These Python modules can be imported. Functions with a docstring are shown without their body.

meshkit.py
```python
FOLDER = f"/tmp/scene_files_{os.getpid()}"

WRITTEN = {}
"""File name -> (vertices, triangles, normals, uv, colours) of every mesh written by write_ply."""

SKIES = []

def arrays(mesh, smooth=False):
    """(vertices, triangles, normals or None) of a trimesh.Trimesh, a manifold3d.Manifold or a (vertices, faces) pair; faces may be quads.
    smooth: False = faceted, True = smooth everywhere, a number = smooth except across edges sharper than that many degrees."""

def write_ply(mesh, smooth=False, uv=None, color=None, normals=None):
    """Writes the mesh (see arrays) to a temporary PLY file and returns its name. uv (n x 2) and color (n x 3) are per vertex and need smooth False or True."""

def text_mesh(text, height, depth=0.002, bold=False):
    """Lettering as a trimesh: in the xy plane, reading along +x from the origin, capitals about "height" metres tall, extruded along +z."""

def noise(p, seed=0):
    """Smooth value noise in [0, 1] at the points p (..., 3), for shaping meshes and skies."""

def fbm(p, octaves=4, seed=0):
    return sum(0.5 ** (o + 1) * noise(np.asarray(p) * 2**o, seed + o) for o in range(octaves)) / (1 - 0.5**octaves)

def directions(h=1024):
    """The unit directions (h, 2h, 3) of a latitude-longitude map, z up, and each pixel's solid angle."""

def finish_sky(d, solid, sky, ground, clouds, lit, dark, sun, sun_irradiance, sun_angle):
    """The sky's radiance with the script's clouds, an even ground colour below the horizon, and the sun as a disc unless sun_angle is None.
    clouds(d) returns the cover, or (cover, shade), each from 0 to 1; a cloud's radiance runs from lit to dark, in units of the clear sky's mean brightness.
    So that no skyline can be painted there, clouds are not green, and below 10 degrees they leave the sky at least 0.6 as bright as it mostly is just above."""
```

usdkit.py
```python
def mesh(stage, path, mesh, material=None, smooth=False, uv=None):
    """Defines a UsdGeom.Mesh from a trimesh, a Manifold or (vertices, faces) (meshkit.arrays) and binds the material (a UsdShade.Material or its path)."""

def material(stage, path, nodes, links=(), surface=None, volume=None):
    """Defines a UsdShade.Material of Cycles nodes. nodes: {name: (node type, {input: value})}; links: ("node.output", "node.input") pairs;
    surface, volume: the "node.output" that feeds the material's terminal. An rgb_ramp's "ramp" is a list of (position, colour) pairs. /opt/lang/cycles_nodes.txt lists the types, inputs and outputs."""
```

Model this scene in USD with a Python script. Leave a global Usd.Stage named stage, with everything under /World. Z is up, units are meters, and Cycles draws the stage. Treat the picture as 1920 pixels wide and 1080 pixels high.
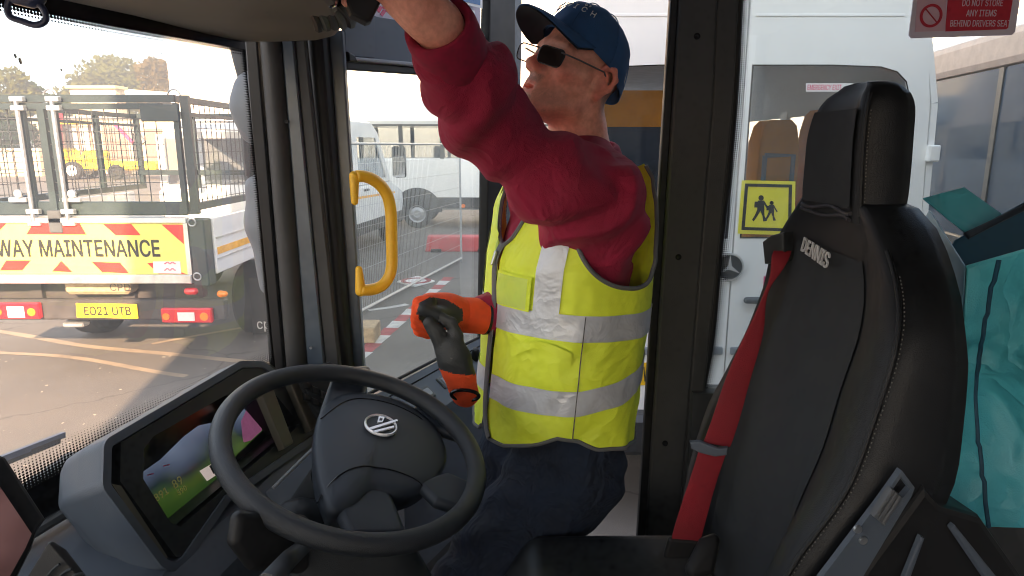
import math, random
import numpy as np, trimesh, shapely, usdkit, meshkit
import shapely.geometry as sg
import manifold3d as m3
from pxr import Usd, UsdGeom, UsdLux, UsdShade, Gf, Sdf, Vt

# ---------------------------------------------------------------- camera, sky, sun, exposure
stage = Usd.Stage.CreateInMemory()
UsdGeom.SetStageUpAxis(stage, 'Z'); UsdGeom.SetStageMetersPerUnit(stage, 1.0)
UsdGeom.Xform.Define(stage, '/World'); UsdGeom.Scope.Define(stage, '/World/Looks')
CAM = np.array([0.0, 0.0, 2.0]); PITCH = math.radians(12.0); F = 1251.0
EXPOSURE = 3.05
SUN_AZ = math.atan2(0.18, -0.98); SUN_EL = math.radians(22.0)
SKY = 0.1; SUN = 0.75
cam = UsdGeom.Camera.Define(stage, '/World/camera')
cam.AddTranslateOp().Set(Gf.Vec3d(*CAM)); cam.AddRotateXOp().Set(90.0 - 12.0)
cam.CreateHorizontalApertureAttr(36.0); cam.CreateVerticalApertureAttr(20.25); cam.CreateFocalLengthAttr(36.0 * F / 1920.0)
cam.CreateClippingRangeAttr(Gf.Vec2f(0.05, 5000)); cam.CreateExposureAttr(EXPOSURE)

usdkit.material(stage, '/World/Looks/sky', {
    's': ('sky_texture', {'sky_type': 'single_scattering', 'sun_disc': False, 'sun_elevation': SUN_EL, 'sun_rotation': SUN_AZ, 'altitude': 50.0, 'air_density': 1.0, 'aerosol_density': 2.0, 'ozone_density': 1.0}),
    'tc': ('texture_coordinate', {}),
    'n': ('noise_texture', {'scale': 2.2, 'detail': 6.0, 'roughness': 0.6}),
    'r': ('rgb_ramp', {'ramp': [(0.35, (0, 0, 0)), (0.62, (1, 1, 1))]}),
    'm': ('mix', {'color2': (2.0, 2.0, 2.05)}),
    'b': ('background_shader', {'strength': SKY})},
    [('tc.generated', 'n.vector'), ('n.fac', 'r.fac'), ('s.color', 'm.color1'), ('r.color', 'm.fac'), ('m.color', 'b.color')], surface='b.background')
dome = UsdLux.DomeLight.Define(stage, '/World/sky')
UsdShade.MaterialBindingAPI.Apply(dome.GetPrim()).Bind(UsdShade.Material.Get(stage, '/World/Looks/sky'))
dome.GetPrim().SetCustomDataByKey('kind', 'structure')
sun = UsdLux.DistantLight.Define(stage, '/World/sun')
sun.CreateNormalizeAttr(True); sun.CreateIntensityAttr(SUN); sun.CreateAngleAttr(0.5); sun.CreateColorAttr(Gf.Vec3f(1.0, 0.67, 0.42))
S = np.array([math.sin(SUN_AZ) * math.cos(SUN_EL), math.cos(SUN_AZ) * math.cos(SUN_EL), math.sin(SUN_EL)])
zx = np.cross([0, 0, 1.0], S); zx /= np.linalg.norm(zx); zy = np.cross(S, zx)
sun.AddTransformOp().Set(Gf.Matrix4d(*zx, 0, *zy, 0, *S, 0, 0, 0, 30, 1))

# ---------------------------------------------------------------- helpers
cp, sp_ = math.cos(PITCH), math.sin(PITCH)
def V(*a): return np.array(a, float)
def nrm(v): v = np.asarray(v, float); return v / np.linalg.norm(v)
def ray(px, py):
    u, v = (px - 960) / F, (540 - py) / F
    return V(u, cp + v * sp_, -sp_ + v * cp)
def P(px, py, Y): d = ray(px, py); return CAM + d * (Y / d[1])
def PX(px, py, X): d = ray(px, py); return CAM + d * (X / d[0])
def PZ(px, py, z): d = ray(px, py); return CAM + d * ((z - CAM[2]) / d[2])

class Plane:
    def __init__(s, o, ex, ey=(0, 0, 1)):
        s.o = np.asarray(o, float); s.ex = nrm(ex); ey = np.asarray(ey, float)
        s.ey = nrm(ey - s.ex * (ey @ s.ex)); s.n = np.cross(s.ex, s.ey)
    def at(s, px, py, off=0.0):
        d = ray(px, py); o = s.o + s.n * off
        t = ((o - CAM) @ s.n) / (d @ s.n); q = CAM + d * t - s.o
        return V(q @ s.ex, q @ s.ey)
    def loc(s, pts, off=0.0): return np.array([s.at(x, y, off) for x, y in pts])
    def w(s, a, b, h=0.0): return s.o + s.ex * a + s.ey * b + s.n * h
    def world(s, m):
        v = np.asarray(m.vertices)
        return trimesh.Trimesh(s.o + v[:, :1] * s.ex + v[:, 1:2] * s.ey + v[:, 2:3] * s.n, m.faces, process=False)
    def ext(s, pts, h, off=0.0, bev=0.0, rnd=0.0, holes=()):
        """outline given in picture points on this plane (moved by off along the normal): a slab of thickness h towards the viewer"""
        q = s.loc(pts, off)
        return s.world(slab(q, h, off, bev, rnd, [s.loc(k, off) for k in holes]))
    def text(s, t, x, y, height, depth=0.002, off=0.0, bold=False, sx=1.0, rot=0.0, center=False):
        m = meshkit.text_mesh(t, height, depth, bold); v = np.array(m.vertices)
        if center: v[:, 0] -= (v[:, 0].min() + v[:, 0].max()) / 2
        v[:, 0] *= sx; c, n = math.cos(rot), math.sin(rot)
        v = np.stack([v[:, 0] * c - v[:, 1] * n + x, v[:, 0] * n + v[:, 1] * c + y, v[:, 2] + off], 1)
        return s.world(trimesh.Trimesh(v, m.faces, process=False))

def ccw(p):
    p = np.asarray(p, float); a = np.sum(p[:, 0] * np.roll(p[:, 1], -1) - np.roll(p[:, 0], -1) * p[:, 1])
    return p if a > 0 else p[::-1]
def rounded(p, r, q=4):
    g = sg.Polygon(p).buffer(-r, quad_segs=q).buffer(r, quad_segs=q)
    return np.array(g.exterior.coords)[:-1]
def tri_poly(g):
    v, f = trimesh.creation.triangulate_polygon(g, engine='earcut'); return v, f
def slab(p, h, z0=0.0, bev=0.0, rnd=0.0, holes=()):
    p = ccw(p)
    if rnd: p = rounded(p, rnd)
    p = ccw(p)
    if holes or not bev:
        hs = [rounded(k, rnd * 0.8) if rnd else k for k in holes]
        g = sg.Polygon(p, hs).buffer(0)
        gs = list(getattr(g, 'geoms', [g]))
        m = trimesh.util.concatenate([trimesh.creation.extrude_polygon(k, h, engine='earcut') for k in gs])
        m.apply_translation([0, 0, z0]); return m
    n = len(p); e = np.roll(p, -1, 0) - p; e /= np.maximum(np.linalg.norm(e, axis=1, keepdims=True), 1e-9)
    nn = np.stack([-e[:, 1], e[:, 0]], 1); a = nn + np.roll(nn, 1, 0); a /= np.maximum(np.sum(a * a, 1, keepdims=True) / 2, 0.3)
    q = p + a * bev
    L = [np.c_[p, np.full(n, z0)], np.c_[p, np.full(n, z0 + h - bev)], np.c_[p + a * bev * 0.3, np.full(n, z0 + h - bev * 0.3)], np.c_[q, np.full(n, z0 + h)]]
    f = []
    i = np.arange(n); j = (i + 1) % n
    for k in range(3):
        f += [np.c_[k * n + i, k * n + j, (k + 1) * n + j], np.c_[k * n + i, (k + 1) * n + j, (k + 1) * n + i]]
    v, t = tri_poly(sg.Polygon(q).buffer(0)); v2, t2 = tri_poly(sg.Polygon(p).buffer(0))
    verts = np.vstack(L + [np.c_[v, np.full(len(v), z0 + h)], np.c_[v2, np.full(len(v2), z0)]])
    f += [t + 4 * n, t2[:, ::-1] + 4 * n + len(v)]
    return trimesh.Trimesh(verts, np.vstack(f), process=False)
def cat(*ms):
    ms = [m for k in ms for m in (k if isinstance(k, (list, tuple)) else [k])]
    return trimesh.util.concatenate(ms)
def box(x0, x1, y0, y1, z0, z1, b=0.0):
    if b <= 0:
        m = trimesh.creation.box([x1 - x0, y1 - y0, z1 - z0]); m.apply_translation([(x0 + x1) / 2, (y0 + y1) / 2, (z0 + z1) / 2]); return m
    pts = []
    for x, sx in ((x0, 1), (x1, -1)):
        for y, sy in ((y0, 1), (y1, -1)):
            for z, sz in ((z0, 1), (z1, -1)):
                pts += [(x, y + sy * b, z + sz * b), (x + sx * b, y, z + sz * b), (x + sx * b, y + sy * b, z)]
    return trimesh.Trimesh(np.array(pts)).convex_hull
def hull(*balls, seg=16):
    """convex hull of spheres ((x,y,z), r)"""
    m = m3.Manifold.batch_hull([m3.Manifold.sphere(r, seg).translate(tuple(map(float, c))) for c, r in balls]).to_mesh()
    return trimesh.Trimesh(m.vert_properties[:, :3], m.tri_verts, process=False)
def beam(a, b, w, h=None, up=(0, 0, 1)):
    """square bar from a to b"""
    a, b = np.asarray(a, float), np.asarray(b, float); h = h or w; d = nrm(b - a)
    s = np.cross(d, up); s = nrm(s) if np.linalg.norm(s) > 1e-3 else V(1, 0, 0); u = np.cross(s, d)
    v = [p + s * i * w / 2 + u * j * h / 2 for p in (a, b) for i, j in ((-1, -1), (1, -1), (1, 1), (-1, 1))]
    return trimesh.Trimesh(np.array(v), [[0, 2, 1], [0, 3, 2], [4, 5, 6], [4, 6, 7]] + [t for k in range(4) for t in ([k, (k + 1) % 4, 4 + (k + 1) % 4], [k, 4 + (k + 1) % 4, 4 + k])], process=False)
def smoothpath(pts, n=40, closed=False):
    pts = np.asarray(pts, float); k = len(pts)
    from scipy.interpolate import CubicSpline
    if closed:
        q = np.vstack([pts, pts[:1]]); d = np.r_[0, np.cumsum(np.linalg.norm(np.diff(q, axis=0), axis=1))]
        return CubicSpline(d, q, bc_type='periodic')(np.linspace(0, d[-1], n, endpoint=False))
    d = np.r_[0, np.cumsum(np.linalg.norm(np.diff(pts, axis=0), axis=1))]
    return CubicSpline(d, pts)(np.linspace(0, d[-1], n))
def tube(path, r, seg=10, closed=False, flat=1.0, up=None):
    path = np.asarray(path, float); n = len(path); r = np.broadcast_to(r, n)
    t = np.roll(path, -1, 0) - np.roll(path, 1, 0)
    if not closed: t[0] = path[1] - path[0]; t[-1] = path[-1] - path[-2]
    t /= np.maximum(np.linalg.norm(t, axis=1, keepdims=True), 1e-9)
    u = V(0, 0, 1) if up is None else np.asarray(up, float)
    if up is None and abs(t[0] @ u) > 0.9: u = V(1, 0, 0)
    rings = []
    for k in range(n):
        if up is not None: u = np.asarray(up, float)
        a = np.cross(t[k], u); a = nrm(a); b = np.cross(a, t[k]); u = b
        ang = np.linspace(0, 2 * np.pi, seg, endpoint=False)
        rings.append(path[k] + r[k] * (np.cos(ang)[:, None] * a + flat * np.sin(ang)[:, None] * b))
    return loft(rings, closed)
def loft(rings, closed=False, caps=True):
    R = np.array(rings); n, s = R.shape[:2]; v = R.reshape(-1, 3); f = []
    i = np.arange(s); j = (i + 1) % s
    for k in range(n if closed else n - 1):
        a, b = k * s, ((k + 1) % n) * s
        f += [np.c_[a + i, a + j, b + j], np.c_[a + i, b + j, b + i]]
    if not closed and caps:
        c0, c1 = (True, True) if caps is True else caps
        if c0: f += [np.c_[j, i, np.full(s, len(v))]]; v = np.vstack([v, R[0].mean(0)])
        if c1: f += [np.c_[(n - 1) * s + i, (n - 1) * s + j, np.full(s, len(v))]]; v = np.vstack([v, R[-1].mean(0)])
    m = trimesh.Trimesh(v, np.vstack(f), process=False)
    return m
def grid(pts, thick=0.0):
    """quad grid (n,m,3) -> mesh; thick > 0 gives it a second side along its normals"""
    G = np.asarray(pts, float); n, m = G.shape[:2]
    idx = np.arange(n * m).reshape(n, m)
    q = np.stack([idx[:-1, :-1], idx[:-1, 1:], idx[1:, 1:], idx[1:, :-1]], -1).reshape(-1, 4)
    f = np.vstack([q[:, [0, 1, 2]], q[:, [0, 2, 3]]]); v = G.reshape(-1, 3)
    if thick:
        t = trimesh.Trimesh(v, f, process=False); nn = np.array(t.vertex_normals)
        edge = np.r_[idx[0, :], idx[1:, -1], idx[-1, -2::-1], idx[-2:0:-1, 0]]
        k = len(v); e2 = np.roll(edge, -1)
        f = np.vstack([f, f[:, ::-1] + k, np.c_[edge, edge + k, e2 + k], np.c_[edge, e2 + k, e2]])
        v = np.vstack([v, v - nn * thick])
    return trimesh.Trimesh(v, f, process=False)
def lathe(prof, o, axis, seg=32):
    """profile [(radius, along)] turned round axis at o"""
    axis = nrm(axis); a = np.cross(axis, V(0, 0, 1) if abs(axis[2]) < 0.9 else V(1, 0, 0)); a = nrm(a); b = np.cross(axis, a)
    ang = np.linspace(0, 2 * np.pi, seg, endpoint=False)
    return loft([np.asarray(o) + axis * h + r * (np.cos(ang)[:, None] * a + np.sin(ang)[:, None] * b) for r, h in prof], caps=(prof[0][0] < .002, prof[-1][0] < .002))
def disc(o, n, r, h, seg=24): return lathe([(1e-4, 0), (r, 0), (r, h * 0.7), (r * 0.93, h), (1e-4, h)], o, n, seg)

# signed distance bodies
def nets(val, o, h):
    """surface nets: the zero surface of a grid of distances"""
    n = np.array(val.shape); acc = np.zeros(tuple(n - 1) + (3,)); cnt = np.zeros(tuple(n - 1)); ins = val < 0; quads = []
    for ax in range(3):
        sl0 = [slice(None)] * 3; sl1 = [slice(None)] * 3; sl0[ax] = slice(0, -1); sl1[ax] = slice(1, None)
        a, b = val[tuple(sl0)], val[tuple(sl1)]; ii = np.argwhere((a < 0) != (b < 0))
        o1, o2 = [k for k in range(3) if k != ax]
        ii = ii[(ii[:, o1] > 0) & (ii[:, o2] > 0) & (ii[:, o1] < n[o1] - 1) & (ii[:, o2] < n[o2] - 1)]
        va, vb = a[tuple(ii.T)], b[tuple(ii.T)]; p = ii.astype(float); p[:, ax] += va / (va - vb)
        ring = []
        for d1, d2 in ((-1, -1), (0, -1), (0, 0), (-1, 0)):
            c = ii.copy(); c[:, o1] += d1; c[:, o2] += d2
            np.add.at(acc, tuple(c.T), p); np.add.at(cnt, tuple(c.T), 1); ring.append(c)
        ring = np.stack(ring, 1); flip = (va < 0) == (ax == 1)
        ring[flip] = ring[flip][:, ::-1]; quads.append(ring)
    idx = np.full(tuple(n - 1), -1); m = cnt > 0; idx[m] = np.arange(m.sum())
    v = acc[m] / cnt[m][:, None] * h + o
    q = np.vstack([idx[tuple(r.reshape(-1, 3).T)].reshape(-1, 4) for r in quads])
    t = trimesh.Trimesh(v, np.vstack([q[:, [0, 1, 2]], q[:, [0, 2, 3]]]), process=False)
    if t.volume < 0: t.invert()
    return t
def sd_cone(p, a, b, ra, rb):
    a, b = np.asarray(a, float), np.asarray(b, float); d = b - a; t = np.clip((p - a) @ d / max(d @ d, 1e-12), 0, 1)
    return np.linalg.norm(p - a - t[..., None] * d, axis=-1) - (ra + (rb - ra) * t)
def sd_ell(p, c, r, M=None):
    q = p - np.asarray(c, float)
    if M is not None: q = q @ np.asarray(M).T
    r = np.asarray(r, float); k0 = np.linalg.norm(q / r, axis=-1); k1 = np.linalg.norm(q / r ** 2, axis=-1)
    return k0 * (k0 - 1) / np.maximum(k1, 1e-9)
def smin(a, b, k):
    h = np.clip(0.5 + 0.5 * (b - a) / k, 0, 1); return b + (a - b) * h - k * h * (1 - h)
def smax(a, b, k): return -smin(-a, -b, k)
def field(fn, lo, hi, h):
    lo, hi = np.asarray(lo, float) - 2 * h, np.asarray(hi, float) + 2 * h
    ax = [np.arange(lo[k], hi[k], h) for k in range(3)]
    g = np.stack(np.meshgrid(*ax, indexing='ij'), -1)
    return nets(fn(g), lo, h)
def chains(cs, k):
    """cs: list of chains [(point, radius), ...]"""
    def fn(p):
        out = None
        for c in cs:
            for (a, ra), (b, rb) in zip(c[:-1], c[1:]):
                d = sd_cone(p, a, b, ra, rb); out = d if out is None else smin(out, d, k)
        return out
    return fn
def bounds(cs):
    q = np.array([np.r_[np.asarray(a) - r, np.asarray(a) + r] for c in cs for a, r in c]); return q[:, :3].min(0), q[:, 3:].max(0)
def ruffle(m, amp, scale, seed=0):
    """push a mesh in and out along its normals by smooth noise"""
    n = np.array(m.vertex_normals); d = meshkit.fbm(np.asarray(m.vertices) * scale + 31.7, 3, seed) - 0.5
    m.vertices = np.asarray(m.vertices) + n * (d * 2 * amp)[:, None]; return m

# things and parts
BASE, COUNT = {}, {}
def numbered(parent, name):
    k = COUNT.get((parent, name), 0); COUNT[(parent, name)] = k + 1
    return f'{parent}/{name}' + (f'_{k:03d}' if k else '')
def keys(prim, **kw):
    for k, v in kw.items():
        if v: prim.SetCustomDataByKey(k, v)
def thing(name, label, cat_, base=(0, 0, 0), group=None, kind=None):
    p = numbered('/World', name); x = UsdGeom.Xform.Define(stage, p); x.AddTranslateOp().Set(Gf.Vec3d(*map(float, base)))
    BASE[p] = np.asarray(base, float); keys(x.GetPrim(), label=label, category=cat_, group=group, kind=kind); return p
def part(parent, name, mesh, mat, smooth=30, label=None, kind=None, uv=None):
    p = numbered(parent, name); BASE[p] = BASE[parent]
    v, f, n = meshkit.arrays(mesh, smooth if uv is None else False)
    t = trimesh.Trimesh(mesh.vertices - BASE[parent], mesh.faces, process=False)
    m = usdkit.mesh(stage, p, t, M[mat], smooth=smooth if uv is None else False, uv=uv)
    keys(m.GetPrim(), label=label, kind=kind); return p
def single(name, mesh, mat, label=None, cat_=None, group=None, kind=None, smooth=30):
    p = numbered('/World', name); BASE[p] = V(0, 0, 0)
    m = usdkit.mesh(stage, p, mesh, M[mat], smooth=smooth); keys(m.GetPrim(), label=label, category=cat_, group=group, kind=kind); return p

# ---------------------------------------------------------------- materials
M = {}
def mat(name, col, rough=0.5, metal=0.0, var=0.12, scale=12.0, bump=0.0, bscale=300.0, detail=3.0, bdist=0.002, fold=None, ribs=0, **kw):
    c = np.asarray(col, float)
    nodes = {'g': ('geometry', {}), 'n': ('noise_texture', {'scale': scale, 'detail': detail, 'roughness': 0.6}),
             'r': ('rgb_ramp', {'ramp': [(0.3, tuple(c * (1 - var))), (0.7, tuple(np.minimum(c * (1 + var), 0.98)))]}),
             'q': ('map_range', {'from_min': 0.3, 'from_max': 0.7, 'to_min': max(rough - 0.07, 0.02), 'to_max': min(rough + 0.07, 1)}),
             'p': ('principled_bsdf', {'metallic': metal, **kw})}
    links = [('g.position', 'n.vector'), ('n.fac', 'r.fac'), ('r.color', 'p.base_color'), ('n.fac', 'q.value'), ('q.result', 'p.roughness')]
    if bump:
        nodes['bn'] = ('noise_texture', {'scale': bscale, 'detail': 2.0}); nodes['bu'] = ('bump', {'strength': bump, 'distance': bdist})
        links += [('g.position', 'bn.vector'), ('bn.fac', 'bu.height'), ('bu.normal', 'p.normal')]
    if fold:                                                          # creases of cloth: ridges where a noise crosses its middle
        nodes.update({'fn': ('noise_texture', {'scale': fold[0], 'detail': 3.0, 'roughness': 0.55, 'distortion': 0.6}), 'fs': ('math', {'math_type': 'subtract', 'value2': 0.5}), 'fa': ('math', {'math_type': 'absolute'}),
                      'fr': ('map_range', {'from_min': 0.0, 'from_max': 0.16, 'to_min': 1.0, 'to_max': 0.0, 'clamp': True}), 'fm': ('math', {'math_type': 'multiply_add', 'value2': 0.6}), 'fb': ('bump', {'strength': fold[2], 'distance': fold[1]})})
        links += [('g.position', 'fn.vector'), ('fn.fac', 'fs.value1'), ('fs.value', 'fa.value1'), ('fa.value', 'fr.value'), ('fr.result', 'fm.value1'), ('fn.fac', 'fm.value3'), ('fm.value', 'fb.height')]
        if bump: links[-1:] = [links[-1], ('fb.normal', 'bu.normal')]
        else: links += [('fb.normal', 'p.normal')]
    M[name] = usdkit.material(stage, f'/World/Looks/{name}', nodes, links, surface='p.BSDF')
def glassmat(name, tint=(0.95, 0.97, 0.97), dust=0.03, dustcol=(0.7, 0.68, 0.65), ior=1.5, rough=0.0):
    M[name] = usdkit.material(stage, f'/World/Looks/{name}', {
        't': ('transparent_bsdf', {'color': tint}), 'g': ('glossy_bsdf', {'color': (0.9, 0.9, 0.9), 'roughness': rough}), 'f': ('fresnel', {}), 'io': ('map_range', {'from_min': 0.0, 'from_max': 1.0, 'to_min': ior, 'to_max': 1.0 / ior}),
        'd': ('diffuse_bsdf', {'color': dustcol}), 'tl': ('translucent_bsdf', {'color': dustcol}), 'dm': ('mix_closure', {'fac': 0.6}),
        'ge': ('geometry', {}), 'n': ('noise_texture', {'scale': 4.0, 'detail': 5.0}), 'r': ('map_range', {'from_min': 0.3, 'from_max': 0.75, 'to_min': dust * 0.5, 'to_max': dust * 1.6}),
        'a': ('mix_closure', {}), 'b': ('mix_closure', {})},
        [('ge.backfacing', 'io.value'), ('io.result', 'f.IOR'), ('f.fac', 'a.fac'), ('t.BSDF', 'a.closure1'), ('g.BSDF', 'a.closure2'), ('ge.position', 'n.vector'), ('n.fac', 'r.value'), ('r.result', 'b.fac'),
         ('d.BSDF', 'dm.closure1'), ('tl.BSDF', 'dm.closure2'), ('a.closure', 'b.closure1'), ('dm.closure', 'b.closure2')], surface='b.closure')
mat('plastic_dark', (0.022, 0.025, 0.028), 0.42, specular_ior_level=0.25, bump=0.25, bscale=900)
mat('plastic_black', (0.012, 0.012, 0.013), 0.45, specular_ior_level=0.25, bump=0.2, bscale=900)
mat('plastic_dash', (0.07, 0.088, 0.115), 0.5, bump=0.35, bscale=1100, var=0.08)
mat('plastic_grey', (0.075, 0.082, 0.09), 0.5, bump=0.2, bscale=900)
mat('plastic_pale', (0.22, 0.24, 0.27), 0.45)
mat('pillar_grey', (0.055, 0.056, 0.056), 0.45, specular_ior_level=0.25, bump=0.25, bscale=700, var=0.1)
mat('pillar_blue', (0.075, 0.098, 0.125), 0.3, var=0.1)
mat('rubber', (0.014, 0.014, 0.015), 0.55, specular_ior_level=0.25, bump=0.2, bscale=500)
mat('gloss_black', (0.008, 0.008, 0.01), 0.16)
mat('console', (0.14, 0.128, 0.108), 0.6, bump=0.3, bscale=800, var=0.12)
mat('console_dark', (0.045, 0.056, 0.048), 0.5, bump=0.2, bscale=800)
mat('wheel_leather', (0.0135, 0.017, 0.0225), 0.4, bump=0.5, bscale=1300)
mat('wheel_pad', (0.025, 0.033, 0.045), 0.38, bump=0.35, bscale=1500, var=0.06)
mat('chrome', (0.75, 0.76, 0.78), 0.12, metal=1.0, var=0.03)
mat('emblem_silver', (0.75, 0.76, 0.78), 0.3, metal=0.5, var=0.03)
mat('alu', (0.6, 0.62, 0.64), 0.35, metal=0.8, var=0.1, scale=5)
mat('steel', (0.5, 0.51, 0.52), 0.38, metal=0.9, var=0.15)
mat('yellow_plastic', (0.9, 0.52, 0.035), 0.35, var=0.06, bump=0.1, bscale=400)
mat('seat_leather', (0.0062, 0.0072, 0.009), 0.48, bump=0.3, bscale=700, var=0.15, specular_ior_level=0.32)
mat('seat_fabric', (0.009, 0.0115, 0.015), 0.8, bump=0.6, bscale=1400, var=0.12)
mat('stitch', (0.15, 0.145, 0.135), 0.8)
mat('crease', (0.02, 0.019, 0.026), 0.6)
mat('thread_silver', (0.42, 0.42, 0.42), 0.6)
mat('belt_red', (0.22, 0.003, 0.012), 0.6, var=0.15, bump=0.6, bscale=900)
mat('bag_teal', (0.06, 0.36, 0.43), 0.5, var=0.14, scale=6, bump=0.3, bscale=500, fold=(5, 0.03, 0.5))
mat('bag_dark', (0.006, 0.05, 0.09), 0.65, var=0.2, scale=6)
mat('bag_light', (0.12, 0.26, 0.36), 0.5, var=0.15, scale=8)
mat('bag_edge', (0.01, 0.016, 0.026), 0.6)
mat('maroon', (0.30, 0.008, 0.042), 0.88, var=0.16, scale=9, bump=0.55, bscale=700, bdist=0.003, fold=(11, 0.02, 0.36), sheen_weight=0.12, sheen_roughness=0.4, sheen_tint=(0.9, 0.3, 0.4))
mat('maroon_rib', (0.27, 0.007, 0.038), 0.9, var=0.2, scale=60)
mat('hivis', (0.80, 0.94, 0.05), 0.55, var=0.05, scale=7, bump=0.3, bscale=900, fold=(7, 0.014, 0.38))
mat('reflective', (0.6, 0.63, 0.67), 0.45, metal=0.3, var=0.1, scale=22, bump=0.1, bscale=260, bdist=0.002, fold=(14, 0.012, 0.2))
mat('piping', (0.12, 0.125, 0.13), 0.7)
mat('denim', (0.009, 0.018, 0.04), 0.85, var=0.3, scale=14, bump=0.6, bscale=800, bdist=0.003, fold=(14, 0.02, 0.6))
mat('cap_navy', (0.026, 0.09, 0.23), 0.85, var=0.12, scale=30, bump=0.5, bscale=900)
mat('cap_under', (0.008, 0.011, 0.018), 0.85)
mat('white_print', (0.75, 0.75, 0.75), 0.6, var=0.03)
mat('black_print', (0.012, 0.012, 0.012), 0.55, var=0.03)
mat('glove_orange', (0.9, 0.09, 0.015), 0.75, var=0.1, scale=50, bump=0.7, bscale=500, bdist=0.002)
mat('glove_rubber', (0.03, 0.034, 0.036), 0.5, var=0.2, scale=30, bump=0.4, bscale=600)
mat('shoe', (0.015, 0.014, 0.013), 0.6)
mat('hair', (0.10, 0.08, 0.065), 0.8, var=0.4, scale=300)
mat('eye', (0.7, 0.68, 0.64), 0.2)
mat('white_paint', (0.8, 0.8, 0.8), 0.3, var=0.02, scale=2, coat_weight=0.5)
mat('white_wall', (0.68, 0.64, 0.58), 0.7, var=0.04, scale=0.6)
mat('wall_panel', (0.62, 0.6, 0.56), 0.7, var=0.05, scale=0.8)
mat('wall_cream', (0.62, 0.5, 0.36), 0.8, var=0.12, scale=0.7)
mat('brick_dark', (0.3, 0.2, 0.16), 0.9, var=0.25, scale=6)
mat('roof_grey', (0.25, 0.25, 0.25), 0.8, var=0.15)
mat('sunlit_pink', (0.6, 0.43, 0.34), 0.6)  # sunlit pinkish tone painted into the coach roof band
mat('fascia', (0.6, 0.5, 0.25), 0.6)
mat('tint_glass', (0.03, 0.055, 0.09), 0.05, specular_ior_level=0.15, var=0.2, scale=1.5)
mat('cage_paint', (0.028, 0.045, 0.052), 0.45, var=0.15, scale=8)
mat('cage_wire', (0.05, 0.06, 0.07), 0.5)
mat('chassis', (0.05, 0.045, 0.045), 0.6, var=0.25, scale=8)
mat('board_yellow', (0.8, 0.74, 0.16), 0.45, var=0.04)
mat('board_red', (0.62, 0.03, 0.025), 0.4, var=0.06)
mat('plate_yellow', (0.85, 0.55, 0.015), 0.4, var=0.03)
mat('amber', (0.9, 0.42, 0.02), 0.3)
mat('lens_black', (0.02, 0.014, 0.013), 0.08, specular_ior_level=0.35)
mat('lens_red', (0.6, 0.01, 0.02), 0.15, coat_weight=1.0)
mat('lens_white', (0.75, 0.72, 0.72), 0.15, coat_weight=1.0)
mat('lens_orange', (0.9, 0.22, 0.02), 0.2)
mat('plant_yellow', (0.75, 0.52, 0.02), 0.45, var=0.1, scale=3)
mat('plant_grey', (0.3, 0.28, 0.26), 0.6)
mat('cab_dark', (0.03, 0.032, 0.035), 0.35)
mat('seat_orange', (0.85, 0.30, 0.006), 0.75, var=0.12)
mat('seat_navy', (0.02, 0.03, 0.05), 0.7)
mat('interior_dark', (0.035, 0.038, 0.042), 0.7)
mat('sticker_yellow', (0.82, 0.5, 0.012), 0.45, var=0.03)
mat('sign_yellow', (0.72, 0.66, 0.04), 0.5, var=0.03)
mat('sticker_pink', (0.72, 0.05, 0.16), 0.5)
mat('sticker_red', (0.42, 0.008, 0.03), 0.5, var=0.04)
mat('sticker_lilac', (0.55, 0.5, 0.6), 0.5, var=0.03)
mat('sticker_blush', (0.55, 0.36, 0.44), 0.5, var=0.03)
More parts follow.
